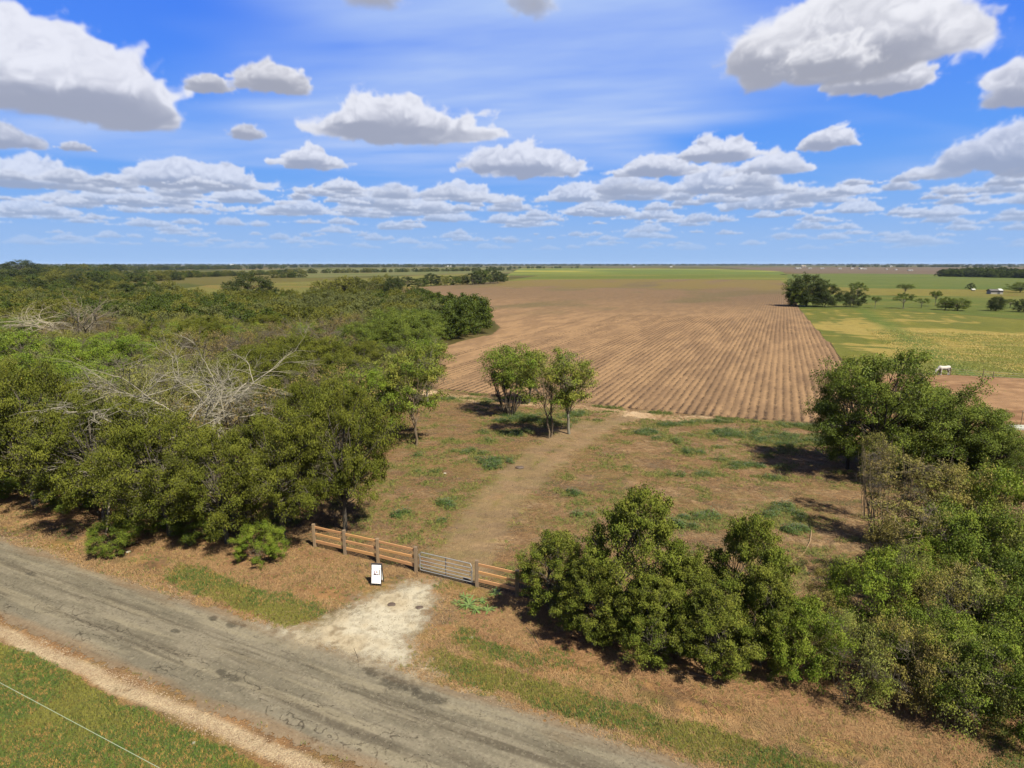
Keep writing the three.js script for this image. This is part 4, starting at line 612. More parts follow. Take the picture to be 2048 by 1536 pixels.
// the trees on the right
near('deep', 0, 'broadleaf_tree', 'tallest dark green tree right of the clearing, casting the long shadow', 'tree', 30.79,-48,11.64,5.08, undefined, 0.3);
near('deep', 1, 'broadleaf_tree', 'dark green tree right of the tallest one, against the brown yard', 'tree', 34.96,-46.23,8.05,4.39, undefined, 1.9);
near('deep', 2, 'broadleaf_tree', 'dark tree at the right picture edge below the brown yard', 'tree', 37.54,-44.05,6.04,2.93);
near('deep', 0, 'broadleaf_tree', 'dark tree filling the gap behind the tallest right-hand tree and its neighbour', 'tree', 34.87,-49.5,8.67,3.05, undefined, 2.7);
near('deep', 1, 'broadleaf_tree', 'dark rounded tree touching the brown yard, second from the right edge', 'tree', 37.88,-46.57,6.59,3.5, undefined, 4.4);
near('deep', 1, 'broadleaf_tree', 'low dark tree under the left side of the tallest right-hand tree', 'tree', 29.21,-49.5,9.52,3.59);
near('brush', 0, 'brush_thicket', 'stand of tall dry bare stems in front of the tallest right-hand tree', 'brush', 23.65,-35.51,6.83,1.92, undefined, 0.2);
near('brush', 1, 'brush_thicket', 'dry grey brush stems in the middle of the right-hand thicket', 'brush', 25.18,-33.84,6.56,1.99, undefined, 1.2);
near('brush', 0, 'brush_thicket', 'thin bare brush at the left edge of the right-hand thicket, over the shaded soil', 'brush', 24.79,-38.94,6.85,1.22, undefined, 2.4);
near('brush', 1, 'brush_thicket', 'leaning dry brush above the lowest right-hand bushes', 'brush', 21.06,-29.32,5.85,1.89, undefined, 3.2);
near('brush', 0, 'brush_thicket', 'brownish dry brush low on the right between green bushes', 'brush', 21.22,-25.01,4.32,1.64, undefined, 4.2);
[[10 + 0, 26.56,-33.2,6.16,2.71, 'olive green bush right of the dry stems, below the dark tree'], [2, 28.94,-32.59,6.37,2.82, 'green bush at the right edge, level with the dry stems'], [3, 23.97,-27.67,5.59,2.56, 'dark green bush at the right, below the bush level with the dry stems'], [10 + 1, 25.97,-27.02,6.13,2.51, 'olive bush cut by the right picture edge, halfway down'], [2, 17.23,-25.58,4.64,2.03, 'bright green bush in the middle foreground of the right thicket'], [10 + 0, 18.87,-24.64,4.27,1.97, 'yellow green bush right of the bright middle foreground bush'], [10 + 1, 20.39,-23.59,4.37,2.11, 'olive bush in the lower right thicket'], [3, 21.75,-22.3,4.64,2.23, 'dark bush cut by the right picture edge, low down'], [10 + 0, 14.78,-25.01,2.7,1.41, 'low yellow green bush beside the bare soil patch'], [2, 12.22,-22.77,4.03,1.51, 'green bush at the right foot of the fence-side bush group'], [10 + 1, 14,-21.7,3.66,1.66, 'low olive bush at the front of the right thicket, facing the road'], [10 + 0, 15.7,-21.13,3.92,1.72, 'front bush with yellow green tips facing the road, right of the low olive bush'], [10 + 1, 17.43,-20.58,3.74,1.88, 'front olive bush facing the road towards the lower right corner'], [3, 19.28,-20.06,3.88,2.03, 'last front bush in the lower right corner'], [10 + 3, 16.06,-27.23,2.88,1.26, 'small dark bush behind the bare soil patch'], [3, 23.53,-29.57,5.34,2.31, 'dark green bush filling the middle of the right thicket'], [3, 22.51,-25.01,4.81,2.23, 'dark green bush left of the lower right edge bush'], [3, 17.42,-21.56,4.09,1.85, 'dark green bush behind the front bushes facing the road'], [2, 21.36,-28.36,4.21,1.96, 'green bush between the dry stems and the bright foreground bush']]
  .forEach(([k, x, z, h, r, label]) => near(k < 10 ? 'bush' : 'scrub', k, 'bush', label, 'bush', x, z, h, r));
[[25.28,-28.36,5.57,1.96, 'brownish half bare scrub between the green bushes at the right'], [21.41,-26.59,3.75,1.85, 'brown twiggy scrub in the middle of the right thicket'], [18.67,-25.78,4.67,1.56, 'dry olive scrub behind the bright foreground bush'], [21.46,-23.25,3.62,1.65, 'tangled brownish scrub left of the dark bush at the right edge'], [20.15,-29.82,4.38,1.51, 'sparse scrub at the foot of the tall dry stems'], [18.15,-22.61,3.32,1.39, 'twiggy olive scrub just behind the front bushes'], [13.38,-24.28,2.52,1.14, 'low scrub between the fence-side group and the bare soil patch'], [19.16,-21.41,2.52,1.33, 'low brown scrub at the front of the lower right thicket']].forEach(([x, z, h, r, label], i) => near('scrub', i, 'scrub', label, 'scrub', x, z, h, r));
[[0, 2.24,-27.54,4.99,2.1, 'leafy tree overhanging the right part of the fence'], [1, 5.74,-25.86,8.19,2.59, 'tallest leafy tree of the fence-side group, with a pointed top'], [2, 3.68,-25.2,4.96,1.77, 'leafy shrub at the front left of the fence-side group'], [2, 7.99,-25.01,5.17,1.99, 'leafy tree in the dip between the two tall ones of the fence-side group'], [0, 10.87,-25.01,7.21,2.17, 'yellowish leafy tree, second tallest of the fence-side group'], [1, 6.22,-23.93,4.65,1.8, 'leafy shrub at the front middle of the fence-side group'], [2, 8.65,-23.09,4.64,1.86, 'leafy shrub at the front right of the fence-side group'], [1, 11.19,-23.42,5.16,1.66, 'rounded leafy shrub at the right end of the fence-side group']]
  .forEach(([k, x, z, h, r, label]) => near('leafy', k, 'leafy_tree', label, 'tree', x, z, h, r));
// trees farther off
[['dark', 0, -124.24,-286.34,13.57,10.95, 'round dark tree standing over the far thicket', 0], ['dark', 1, -65.82,-336.16,10.98,7.25, 'dark tree beside the dirt yard at the far left end of the field', 0], ['dark', 1, 123.48,-252.24,14.24,9.45, 'large dark dome of a tree at the right edge of the ploughed field', 0], ['dark', 0, 129.93,-249.26,9.83,6.02, 'lower dark tree joined to the right of the dome tree', 0], ['deep', 1, 119.28,-252.24,9.74,5.46, 'dark low growth at the left foot of the dome tree', 0],
  ['dark', 0, 141.55,-249.26,7.39,4.57, 'dark round tree right of the dome tree, on a short trunk', 0], ['umbrella', 1, 171.06,-298.42,8.8,4.21, 'dark tree with two lobes behind the round tree right of the dome tree', 0], ['umbrella', 0, 147.26,-243.52,4.62,2.03, 'small pale tree with a thin white trunk in the meadow', 0], ['umbrella', 0, 218.94,-336.16,6.61,4.74, 'flat-topped umbrella tree far in the meadow', 0], ['umbrella', 1, 156.84,-240.74,6.15,3.81, 'spreading thin tree in front of the umbrella tree', 0], ['umbrella', 1, 165.92,-243.52,4.02,2.23, 'wispy sapling right of the spreading thin tree', 0], ['umbrella', 0, 177.66,-252.24,6.44,2.31, 'narrow sparse tree in the meadow row', 0],
  ['deep', 2, 168.02,-232.78,5.38,3.3, 'left dark half of the meadow bush pair', 0], ['deep', 0, 171.01,-230.24,5.14,4.22, 'right dark half of the meadow bush pair', 0], ['dark', 1, 183.63,-227.75,5.83,3.42, 'dark bushy tree in the meadow near the right edge', 0], ['dark', 0, 190.03,-222.93,5.16,3.35, 'dark tree cut by the right edge of the meadow row', 0], ['umbrella', 1, 202.03,-243.52,3.62,3.04, 'faint thin tree between the two dark trees near the right edge', 0], ['far', 1, 314.78,-414.54,5.08,2.57, 'small dark tree far off left of the little shed', 0], ['deep', 0, 318.17,-377.87,7.1,6.26, 'dark tree right of the little shed at the right edge', 0],
  ['dark', 0, -672.12,-832.61,24.19,22.66, 'tall round tree rising over the left horizon', 0]]
  .forEach(([kind, k, x, z, h, r, label]) => near(kind, k, kind === 'umbrella' ? 'sparse_tree' : 'round_tree', label, 'tree', x, z, h, r));
// hedgerows of single trees
const NTH = (i, n) => i === 0 ? 'leftmost ' : i === n - 1 ? 'rightmost ' : ['second', 'third', 'fourth', 'fifth', 'sixth', 'seventh', 'eighth', 'ninth', 'tenth'][i - 1] + ' from left ';
const hedge = (list, name, label, group, kinds) => list.forEach(([x, z, h, r], i) => near('far', kinds[i % kinds.length], name, NTH(i, list.length) + label, 'tree', x, z, h * 1.18, r * 1.3, group));
hedge([[-98.18,-316.18,8.54,6.56], [-95.2,-325.86,7.47,5.95], [-90.33,-325.86,10.12,6.22], [-85.68,-330.93,9.47,5.49], [-80.6,-336.16,7.97,5.58], [-77.07,-341.55,9.49,4.82], [-73.13,-347.12,10.49,5.18]], 'hedge_tree', 'grey green tree in the row behind the far yard', 'row of trees behind the dirt yard', [2, 4, 2, 0, 4, 2]);
hedge([[-81.1,-469.07,7.26,5.43], [-72.19,-479.58,6.25,5.16], [-65.72,-490.56,9.18,6.9], [-58.95,-502.05,7.36,5.4], [-50.58,-514.08,7.11,5.95], [-43.1,-526.71,7.28,5.66], [-34.39,-526.71,8.99,7.4], [-27.67,-539.96,11.84,7.59], [-20.14,-553.9,12.14,7.78], [-13.15,-568.57,9.7,6.11], [-8.93,-600.35,7.32,4.46]], 'hedge_tree', 'dark tree in the hedgerow at the far left field corner', 'hedgerow at the far left field corner', [1, 3, 1, 2, 3, 0, 1, 3, 1]);
{
  const R = rng(88), M = new THREE.Matrix4(), qn = new THREE.Quaternion(), Y = new THREE.Vector3(0, 1, 0);
  const mass = (name, label, lines, kinds) => kinds.forEach((k, ki) => {
    const v = V.far[k], list = [];
    for (const [a, b, n, spread, h] of lines) for (let i = ki; i < n; i += kinds.length) { const t = (i + R()) / n; list.push([lerp(a[0], b[0], t) + (R() - 0.5) * spread, lerp(a[1], b[1], t) + (R() - 0.5) * spread, h * (0.6 + 0.7 * R()), R() * 6.28]); }
    const im = new THREE.InstancedMesh(v.leaves, LEAF, list.length); im.name = numbered(name); im.userData.kind = 'stuff'; im.castShadow = im.receiveShadow = true; tag(im, label.replace('*', ['dark olive', 'dark', 'pale olive', 'deep green', 'grey green'][k]), 'trees');
    list.forEach(([x, z, h, t], i) => im.setMatrixAt(i, M.compose(new THREE.Vector3(x, -0.1 * h, z), qn.setFromAxisAngle(Y, t), new THREE.Vector3(h / v.h * 1.25, h / v.h, h / v.h * 1.25)))); scene.add(im);
  });
  mass('far_hedgerow', '* trees of the long hedgerows beyond the left meadows', [[[-383.31,-377.87], [-387.12,-675.83], 120, 50, 9], [[-464.86,-459.02], [-449.23,-902.28], 110, 80, 9], [[-459.64,-675.83], [-428.4,-1031.68], 70, 60, 8], [[-431.97,-1083.44], [-19.22,-1668.73], 110, 22, 9], [[-442.43,-772.88], [-398.34,-1140.65], 50, 40, 8], [[-298.99,-772.88], [-280.31,-801.64], 14, 12, 8], [[-668.85,-635.87], [-636.11,-984.63], 110, 120, 10], [[-303.45,-298.42], [-226.73,-377.87], 90, 40, 8], [[-652.8,-772.88], [-672.35,-902.28], 30, 30, 13], [[-860.37,-1083.44], [-849.45,-1275.26], 34, 60, 17], [[-464.86,-459.02], [-401.16,-568.57], 90, 60, 12]], [0, 1, 3, 2]);
  mass('far_grove', '* trees of the grove beyond the green field at the right edge', [[[614.75,-866.05], [677.15,-697.75], 60, 20, 11], [[736.1,-1031.68], [874.65,-902.28], 50, 30, 12], [[851.16,-1140.65], [1084.6,-1031.68], 50, 40, 12]], [1, 3]);
  mass('horizon_wood', '* woods along the horizon', [[[-1390.2,-1275.26], [-935.34,-2170.4], 260, 260, 12], [[-2625.94,-2411.95], [-402.44,-3949.07], 420, 700, 15], [[-6354.61,-5431.29], [452.2,-7242.89], 600, 1800, 19], [[-1142.4,-6207.69], [2832.2,-7242.89], 420, 1500, 19], [[2237.2,-7242.89], [8782.21,-7242.89], 520, 1600, 19], [[2011.1,-3619.69], [4327.94,-3340.98], 240, 300, 14], [[-146.77,-2411.95], [264.6,-2554.04], 40, 200, 9], [[-12709.22,-10866.09], [13173.32,-10866.09], 700, 2600, 24]], [1, 3, 0]);
}

// ---------------------------------------------------------------- fence, gate, sign, wire
const woodMat = (c1, c2, seed) => new THREE.MeshStandardMaterial({ roughness: 0.88, map: texture(128, 128, (x, y) => { const g = TN(x / 128 * 16, y / 128 * 2 + seed * 7, 64) * 0.5 + TN(x / 128 * 64, y / 128 * 4, 64) * 0.3 + TN(x / 128 * 8, y / 128 * 8 + seed, 64) * 0.2; return mul3(mix3(c1, c2, g), 0.85 + 0.3 * g); }) });
const POSTWOOD = [woodMat(A(186, 156, 120, 1.15), A(138, 114, 90, 1.15), 1), woodMat(A(202, 168, 124, 1.2), A(146, 120, 94, 1.2), 2)], RAILWOOD = [woodMat(A(244, 182, 120, 1.5), A(206, 146, 98, 1.5), 3), woodMat(A(250, 190, 116, 1.5), A(220, 156, 98, 1.5), 4)];
const fenceP = (s) => fromRoad(s, 12.5), gateS0 = roadS(...[-5.47,-31.72]), gateS1 = roadS(...[-2.05,-30.24]);
function beam(a, b, w, h, tiltSeed) {             // a sawn timber from a to b with chamfered edges, w thick and h tall
  const L = Math.hypot(b[0] - a[0], b[1] - a[1], b[2] - a[2]), c = Math.min(w, h) * 0.12, s = new THREE.Shape([[-w / 2 + c, -h / 2], [w / 2 - c, -h / 2], [w / 2, -h / 2 + c], [w / 2, h / 2 - c], [w / 2 - c, h / 2], [-w / 2 + c, h / 2], [-w / 2, h / 2 - c], [-w / 2, -h / 2 + c]].map(([x, y]) => new THREE.Vector2(x, y)));
  const g = new THREE.ExtrudeGeometry(s, { depth: L, bevelEnabled: false, steps: 1 }), m = new THREE.Matrix4().lookAt(new THREE.Vector3(...b), new THREE.Vector3(...a), Math.abs(b[1] - a[1]) > L * 0.8 ? new THREE.Vector3(0, 0, 1) : new THREE.Vector3(0, 1, 0)); g.applyMatrix4(m); g.translate(...a); const uv = g.attributes.uv, p = g.attributes.position;
  for (let i = 0; i < uv.count; i++) { const d = [p.getX(i) - a[0], p.getY(i) - a[1], p.getZ(i) - a[2]], along = (d[0] * (b[0] - a[0]) + d[1] * (b[1] - a[1]) + d[2] * (b[2] - a[2])) / L; uv.setXY(i, (d[1] + d[0] * 0.7 + d[2] * 0.7) * 1.7 + tiltSeed * 0.37, along * 0.6 + tiltSeed); } return g;
}
function fence(name, label, s0, s1, posts) {
  const [ox, oz] = fenceP(s0), f = thing(name, label, 'fence', [ox, 0, oz]);
  const P = posts.map((s) => { const [x, z] = fenceP(s); return [x - ox, z - oz]; }), R = rng(Math.round(s0 * 10) + 300);
  P.forEach(([x, z], i) => part('post', beam([x + (R() - 0.5) * 0.02, -0.05, z], [x + (R() - 0.5) * 0.05, 1.5 + R() * 0.1, z + (R() - 0.5) * 0.04], 0.2, 0.2, i), POSTWOOD[i % 2], f));
  for (let i = 0; i + 1 < P.length; i++) for (const [k, hgt] of [1.36, 0.9, 0.42].entries()) { const [ax, az] = P[i], [bx, bz] = P[i + 1], d = Math.hypot(bx - ax, bz - az), q = 0.1 / d, dip = (R() - 0.5) * 0.05; part('rail', beam([lerp(ax, bx, q), hgt + dip, lerp(az, bz, q)], [lerp(bx, ax, q), hgt - dip * 0.6, lerp(bz, az, q)], 0.05, k === 2 ? 0.19 : 0.15, i * 3 + k), RAILWOOD[(i + k) % 2], f); }
}
fence('wooden_fence', 'wooden post and rail fence left of the gate, running under the dark trees', gateS0, gateS0, [gateS0 - 0.12, gateS0 - 2.78, gateS0 - 5.25, gateS0 - 7.65]);
fence('wooden_fence', 'wooden post and rail fence right of the gate, vanishing behind the leafy trees', gateS1, gateS1, [gateS1 + 0.12, gateS1 + 2.55, gateS1 + 5.1, gateS1 + 7.6]);
{
  const steel = new THREE.MeshStandardMaterial({ color: col([0.2, 0.2, 0.19]), metalness: 0.5, roughness: 0.55 }), a = fenceP(gateS0 + 0.1), b = fenceP(gateS1 - 0.1), L = Math.hypot(b[0] - a[0], b[1] - a[1]), turn = Math.atan2(-(b[1] - a[1]), b[0] - a[0]), g = thing('metal_gate', 'closed silver tube gate with six bars between two timber posts', 'gate', [a[0], 0, a[1]], turn);
  const pipe = (pts, r) => new THREE.TubeGeometry(new THREE.CatmullRomCurve3(pts.map((p) => new THREE.Vector3(...p)), false, 'catmullrom', 0.05), 24, r, 8);
  const hs = [0.2, 0.38, 0.58, 0.8, 1.04, 1.3];
  part('frame', pipe([[0.08, 0.2, 0], [0.08, 1.2, 0], [0.11, 1.28, 0], [0.2, 1.3, 0], [L - 0.2, 1.3, 0], [L - 0.11, 1.28, 0], [L - 0.08, 1.2, 0], [L - 0.08, 0.2, 0]], 0.03), steel, g);
  for (const h of hs.slice(0, 5)) part('bar', pipe([[0.08, h, 0], [L / 2, h, 0], [L - 0.08, h, 0]], 0.024), steel, g);
  part('brace', beam([L / 2, 0.2, -0.03], [L / 2, 1.3, -0.03], 0.05, 0.02, 1), new THREE.MeshStandardMaterial({ color: col([0.16, 0.16, 0.17]), metalness: 0.5, roughness: 0.5 }), g);
  for (const h of [0.45, 1.1]) part('hinge', new THREE.CylinderGeometry(0.035, 0.035, 0.14, 8).translate(0.03, h, 0), steel, g);
  const ch = []; for (let i = 0; i < 9; i++) { const t = new THREE.TorusGeometry(0.028, 0.008, 5, 8); t.rotateY(i % 2 ? 1.57 : 0); t.translate(L - 0.06 + Math.sin(i * 0.6) * 0.05, 0.98 - i * 0.035, 0.06); ch.push(t); } part('chain', mergeGeometries(ch), steel, g);
}
{
  const [x, z] = [-7.5,-30.45], black = new THREE.MeshStandardMaterial({ color: col([0.02, 0.02, 0.022]), roughness: 0.5 }), s = thing('sandwich_board', 'white sandwich board sign in a black frame by the driveway', 'sign', [x, 0.02, z], -0.1);
  const W = 0.56, H = 1.14, lean = 0.2, tilt = (g, sgn) => { g.rotateX(-sgn * Math.atan(lean / H)); g.translate(0, 0.0, sgn * 0.235); return g; };
  const print = (() => { const c = document.createElement('canvas'); c.width = 256; c.height = 448; const q = c.getContext('2d'); q.fillStyle = '#f3f1ea'; q.fillRect(0, 0, 256, 448); q.fillStyle = '#8d8698'; q.fillRect(38, 24, 10, 44); q.fillRect(84, 18, 16, 14); q.fillRect(84, 44, 14, 12); for (let i = 0; i < 4; i++) { q.strokeStyle = '#aaa3b2'; q.lineWidth = 5; q.strokeRect(122 + i * 28, 28, 16, 26); } q.fillStyle = '#3d3a3c'; q.fillRect(4, 84, 50, 18); q.fillRect(196, 74, 58, 18); q.fillStyle = '#b9b2bf'; q.fillRect(66, 80, 60, 16); q.fillRect(138, 80, 44, 14); q.fillStyle = '#8c7f86'; q.beginPath(); q.moveTo(50, 250); q.lineTo(58, 150); q.lineTo(112, 112); q.lineTo(190, 120); q.lineTo(190, 250); q.fill(); q.fillStyle = '#54504c'; q.fillRect(46, 210, 80, 42); q.fillRect(160, 218, 34, 34); q.fillRect(204, 106, 28, 146); q.fillStyle = '#f3e6e6'; q.beginPath(); q.arc(140, 168, 46, 0, 7); q.fill(); q.fillStyle = '#8d7f72'; q.beginPath(); q.arc(142, 168, 28, 0, 7); q.fill(); q.fillStyle = '#d9dcd2'; for (const [y, h] of [[290, 12], [330, 20], [372, 14], [404, 12]]) for (let i = 0; i < 7; i++) q.fillRect(26 + i * 30, y, 20, h); const t = new THREE.CanvasTexture(c); t.colorSpace = THREE.SRGBColorSpace; return t; })();
  for (const sgn of [1, -1]) {
    const bars = [new THREE.BoxGeometry(0.035, H + 0.1, 0.035).translate(-W / 2, (H + 0.1) / 2, 0), new THREE.BoxGeometry(0.035, H + 0.1, 0.035).translate(W / 2, (H + 0.1) / 2, 0), new THREE.BoxGeometry(W - 0.036, 0.035, 0.034).translate(0, H + 0.08, 0), new THREE.BoxGeometry(W - 0.036, 0.035, 0.034).translate(0, 0.12, 0)];
    part('frame', tilt(mergeGeometries(bars), sgn), black, s);
    part('panel', tilt(new THREE.BoxGeometry(W - 0.04, H - 0.12, 0.012).translate(0, 0.14 + (H - 0.12) / 2, 0), sgn), new THREE.MeshStandardMaterial({ color: col([0.72, 0.71, 0.68]), roughness: 0.5 }), s);
    if (sgn > 0) part('poster', tilt(new THREE.PlaneGeometry(W - 0.05, H - 0.14).translate(0, 0.15 + (H - 0.14) / 2, 0.01), sgn), new THREE.MeshStandardMaterial({ map: print, roughness: 0.5, color: col([0.8, 0.8, 0.8]) }), s);
  }
}
{
  const a = [-15.85,-14.76], b = [-6.09,-10.17], pts = []; for (let i = 0; i <= 20; i++) { const t = i / 20; pts.push(new THREE.Vector3(lerp(a[0], b[0], t), 7, lerp(a[1], b[1], t))); }
  for (const k of [1.5, 2.5]) pts.push(new THREE.Vector3(lerp(a[0], b[0], k), 7.0 + 0.05 * k, lerp(a[1], b[1], k))); for (const k of [0.6, 1.8]) pts.unshift(new THREE.Vector3(lerp(a[0], b[0], -k), 7.05, lerp(a[1], b[1], -k)));
  const g = new THREE.TubeGeometry(new THREE.CatmullRomCurve3(pts), 120, 0.0075, 5), w = new THREE.Mesh(g, new THREE.MeshStandardMaterial({ color: col([0.16, 0.19, 0.12]), roughness: 0.6 })); w.name = numbered('overhead_wire'); w.castShadow = true; tag(w, 'thin pale overhead wire crossing the grass in the lower left corner', 'wire'); scene.add(w);
}
// ---------------------------------------------------------------- animals
function beast(bones, n, pad) {                   // joins tapered bones into one skin
  let lo = [1e9, 1e9, 1e9], hi = [-1e9, -1e9, -1e9]; for (const [a, b, r, q] of bones) for (const [p, s] of [[a, r], [b, q]]) for (let k = 0; k < 3; k++) { lo[k] = Math.min(lo[k], p[k] - s - pad); hi[k] = Math.max(hi[k], p[k] + s + pad); }
  const size = Math.max(hi[0] - lo[0], hi[1] - lo[1], hi[2] - lo[2]) / 2, mid = lo.map((v, k) => (v + hi[k]) / 2), mc = new MarchingCubes(n, new THREE.MeshBasicMaterial(), false, false, 200000); mc.isolation = 0;
  for (let z = 0; z < n; z++) for (let y = 0; y < n; y++) for (let x = 0; x < n; x++) {
    const p = [x, y, z].map((v, k) => (v - n / 2) / (n / 2) * size + mid[k]); let s = 0;
    for (const [a, b, r, q] of bones) { const d = [b[0] - a[0], b[1] - a[1], b[2] - a[2]], L = d[0] * d[0] + d[1] * d[1] + d[2] * d[2] || 1e-6, t = clamp(((p[0] - a[0]) * d[0] + (p[1] - a[1]) * d[1] + (p[2] - a[2]) * d[2]) / L, 0, 1); s += Math.exp(-22 * (Math.hypot(p[0] - a[0] - t * d[0], p[1] - a[1] - t * d[1], p[2] - a[2] - t * d[2]) - lerp(r, q, t))); }
    mc.field[x + y * n + z * n * n] = Math.log(s + 1e-30) / 22;
  }
  mc.update(); const c = mc.count ?? mc.geometry.drawRange.count, g = new THREE.BufferGeometry(); const pa = mc.positionArray.slice(0, c * 3); for (let i = 0; i < pa.length; i++) pa[i] = pa[i] * size + mid[i % 3]; g.setAttribute('position', new THREE.BufferAttribute(pa, 3)); g.setAttribute('normal', new THREE.BufferAttribute(mc.normalArray.slice(0, c * 3), 3)); const m = mergeVertices(g, 1e-4); m.computeVertexNormals(); return m;
}
{
  const coat = new THREE.MeshStandardMaterial({ roughness: 0.8, color: col([0.25, 0.235, 0.2]) }), mane = new THREE.MeshStandardMaterial({ roughness: 0.9, color: col([0.3, 0.28, 0.24]) }), hoof = new THREE.MeshStandardMaterial({ roughness: 0.7, color: col([0.06, 0.05, 0.04]) });
  const h = thing('horse', 'white horse grazing with its head down at the edge of the pasture', 'horse', [[69.31,-94.41][0], 0, [69.31,-94.41][1]], 0);
  const leg = (x, z, hind) => hind ? [[[x, 1.1, z * 0.8], [x - 0.08, 0.86, z], 0.2, 0.13], [[x - 0.08, 0.86, z], [x + 0.1, 0.52, z], 0.12, 0.07], [[x + 0.1, 0.52, z], [x + 0.05, 0.08, z], 0.06, 0.05], [[x + 0.05, 0.08, z], [x + 0.0, 0.04, z], 0.06, 0.06]] : [[[x, 1.05, z * 0.8], [x + 0.02, 0.55, z], 0.16, 0.075], [[x + 0.02, 0.55, z], [x + 0.02, 0.08, z], 0.06, 0.045], [[x + 0.02, 0.08, z], [x - 0.03, 0.04, z], 0.06, 0.06]];
  part('body', beast([[[-0.6, 1.2, 0], [0.1, 1.15, 0], 0.3, 0.29], [[0.1, 1.15, 0], [0.72, 1.24, 0], 0.29, 0.31], [[-0.62, 1.28, 0], [-1.12, 0.86, 0], 0.24, 0.15], [[-1.12, 0.86, 0], [-1.32, 0.5, 0], 0.15, 0.12], [[-1.28, 0.56, 0], [-1.5, 0.12, 0], 0.125, 0.075], [[-1.26, 0.64, 0.06], [-1.2, 0.76, 0.09], 0.035, 0.015], [[-1.26, 0.64, -0.06], [-1.2, 0.76, -0.09], 0.035, 0.015], ...leg(-0.5, 0.17), ...leg(-0.66, -0.17), ...leg(0.72, 0.18, true), ...leg(0.82, -0.18, true)], 60, 0.08), coat, h);
  part('tail', beast([[[0.98, 1.36, 0], [1.1, 1.05, 0], 0.05, 0.07], [[1.1, 1.05, 0], [1.1, 0.55, 0], 0.07, 0.03]], 28, 0.05), mane, h);
  part('mane', beast([[[-0.66, 1.5, 0], [-1.1, 1.04, 0.02], 0.05, 0.045], [[-1.1, 1.04, 0.02], [-1.26, 0.74, 0.02], 0.045, 0.03]], 28, 0.05), mane, h);
  part('hooves', mergeGeometries([[-0.51, 0.17], [-0.67, -0.17], [0.75, 0.18], [0.85, -0.18]].map(([x, z]) => new THREE.CylinderGeometry(0.06, 0.075, 0.07, 10).translate(x, 0.035, z))), hoof, h);
  const c = thing('cow', 'white cow standing in the gap beyond the thicket, left of the dark tree', 'cow', [[-70.67,-294.28][0], 0, [-70.67,-294.28][1]], 0.15), cw = new THREE.MeshStandardMaterial({ roughness: 0.8, color: col([0.4, 0.38, 0.33]) });
  const cl = (x, z) => [[[x, 0.95, z * 0.8], [x, 0.5, z], 0.17, 0.08], [[x, 0.5, z], [x + 0.02, 0.06, z], 0.075, 0.06]];
  part('body', beast([[[-0.85, 1.15, 0], [0.85, 1.18, 0], 0.4, 0.38], [[-0.9, 1.3, 0], [-1.35, 1.28, 0], 0.26, 0.18], [[-1.3, 1.36, 0], [-1.75, 1.12, 0], 0.17, 0.1], [[-1.35, 1.42, 0.12], [-1.33, 1.42, 0.32], 0.05, 0.02], [[-1.35, 1.42, -0.12], [-1.33, 1.42, -0.32], 0.05, 0.02], [[1.22, 1.42, 0], [1.32, 0.6, 0], 0.05, 0.03], ...cl(-0.72, 0.2), ...cl(-0.8, -0.2), ...cl(0.85, 0.2), ...cl(0.92, -0.2)], 44, 0.08), cw, c);
  part('udder', new THREE.SphereGeometry(0.17, 10, 8).scale(1, 0.8, 0.8).translate(0.55, 0.78, 0), new THREE.MeshStandardMaterial({ roughness: 0.8, color: col([0.5, 0.36, 0.3]) }), c);
}
// ---------------------------------------------------------------- small things far off
const paint = (r, g, b, rough = 0.7) => new THREE.MeshStandardMaterial({ color: col(A(r, g, b, 1.25)), roughness: rough });
function shed(name, label, x, z, w, d, h, wallC, roofC, turn = 0, open = false, group) {
  const s = thing(name, label, 'building', [x, 0, z], turn, group), rh = Math.min(d * 0.22, h * 0.45);
  const gable = new THREE.ExtrudeGeometry(new THREE.Shape([[-d / 2, 0], [d / 2, 0], [d / 2, h], [0, h + rh], [-d / 2, h]].map((p) => new THREE.Vector2(...p))), { depth: w, bevelEnabled: false }); gable.translate(0, 0, -w / 2); gable.rotateY(Math.PI / 2); part('wall', gable, wallC, s);
  const sl = Math.hypot(d / 2, rh) + 0.4, a = Math.atan2(rh, d / 2); part('roof', mergeGeometries([1, -1].map((k) => new THREE.BoxGeometry(w + 0.8, 0.14, sl).translate(0, 0.1, sl / 2).applyMatrix4(new THREE.Matrix4().makeRotationX(a)).applyMatrix4(new THREE.Matrix4().makeRotationY(k > 0 ? 0 : Math.PI)).translate(0, h + rh, 0))), roofC, s);
  part('door', new THREE.BoxGeometry(Math.min(4, w * 0.2), h * 0.8, 0.2).translate(w * 0.15, h * 0.4, d / 2 + 0.02), paint(92, 92, 96), s); return s;
}
const WHITE = paint(250, 248, 240), PALE_ROOF = paint(228, 228, 226, 0.5), GREYW = paint(196, 188, 176), DARKROOF = paint(96, 88, 80);
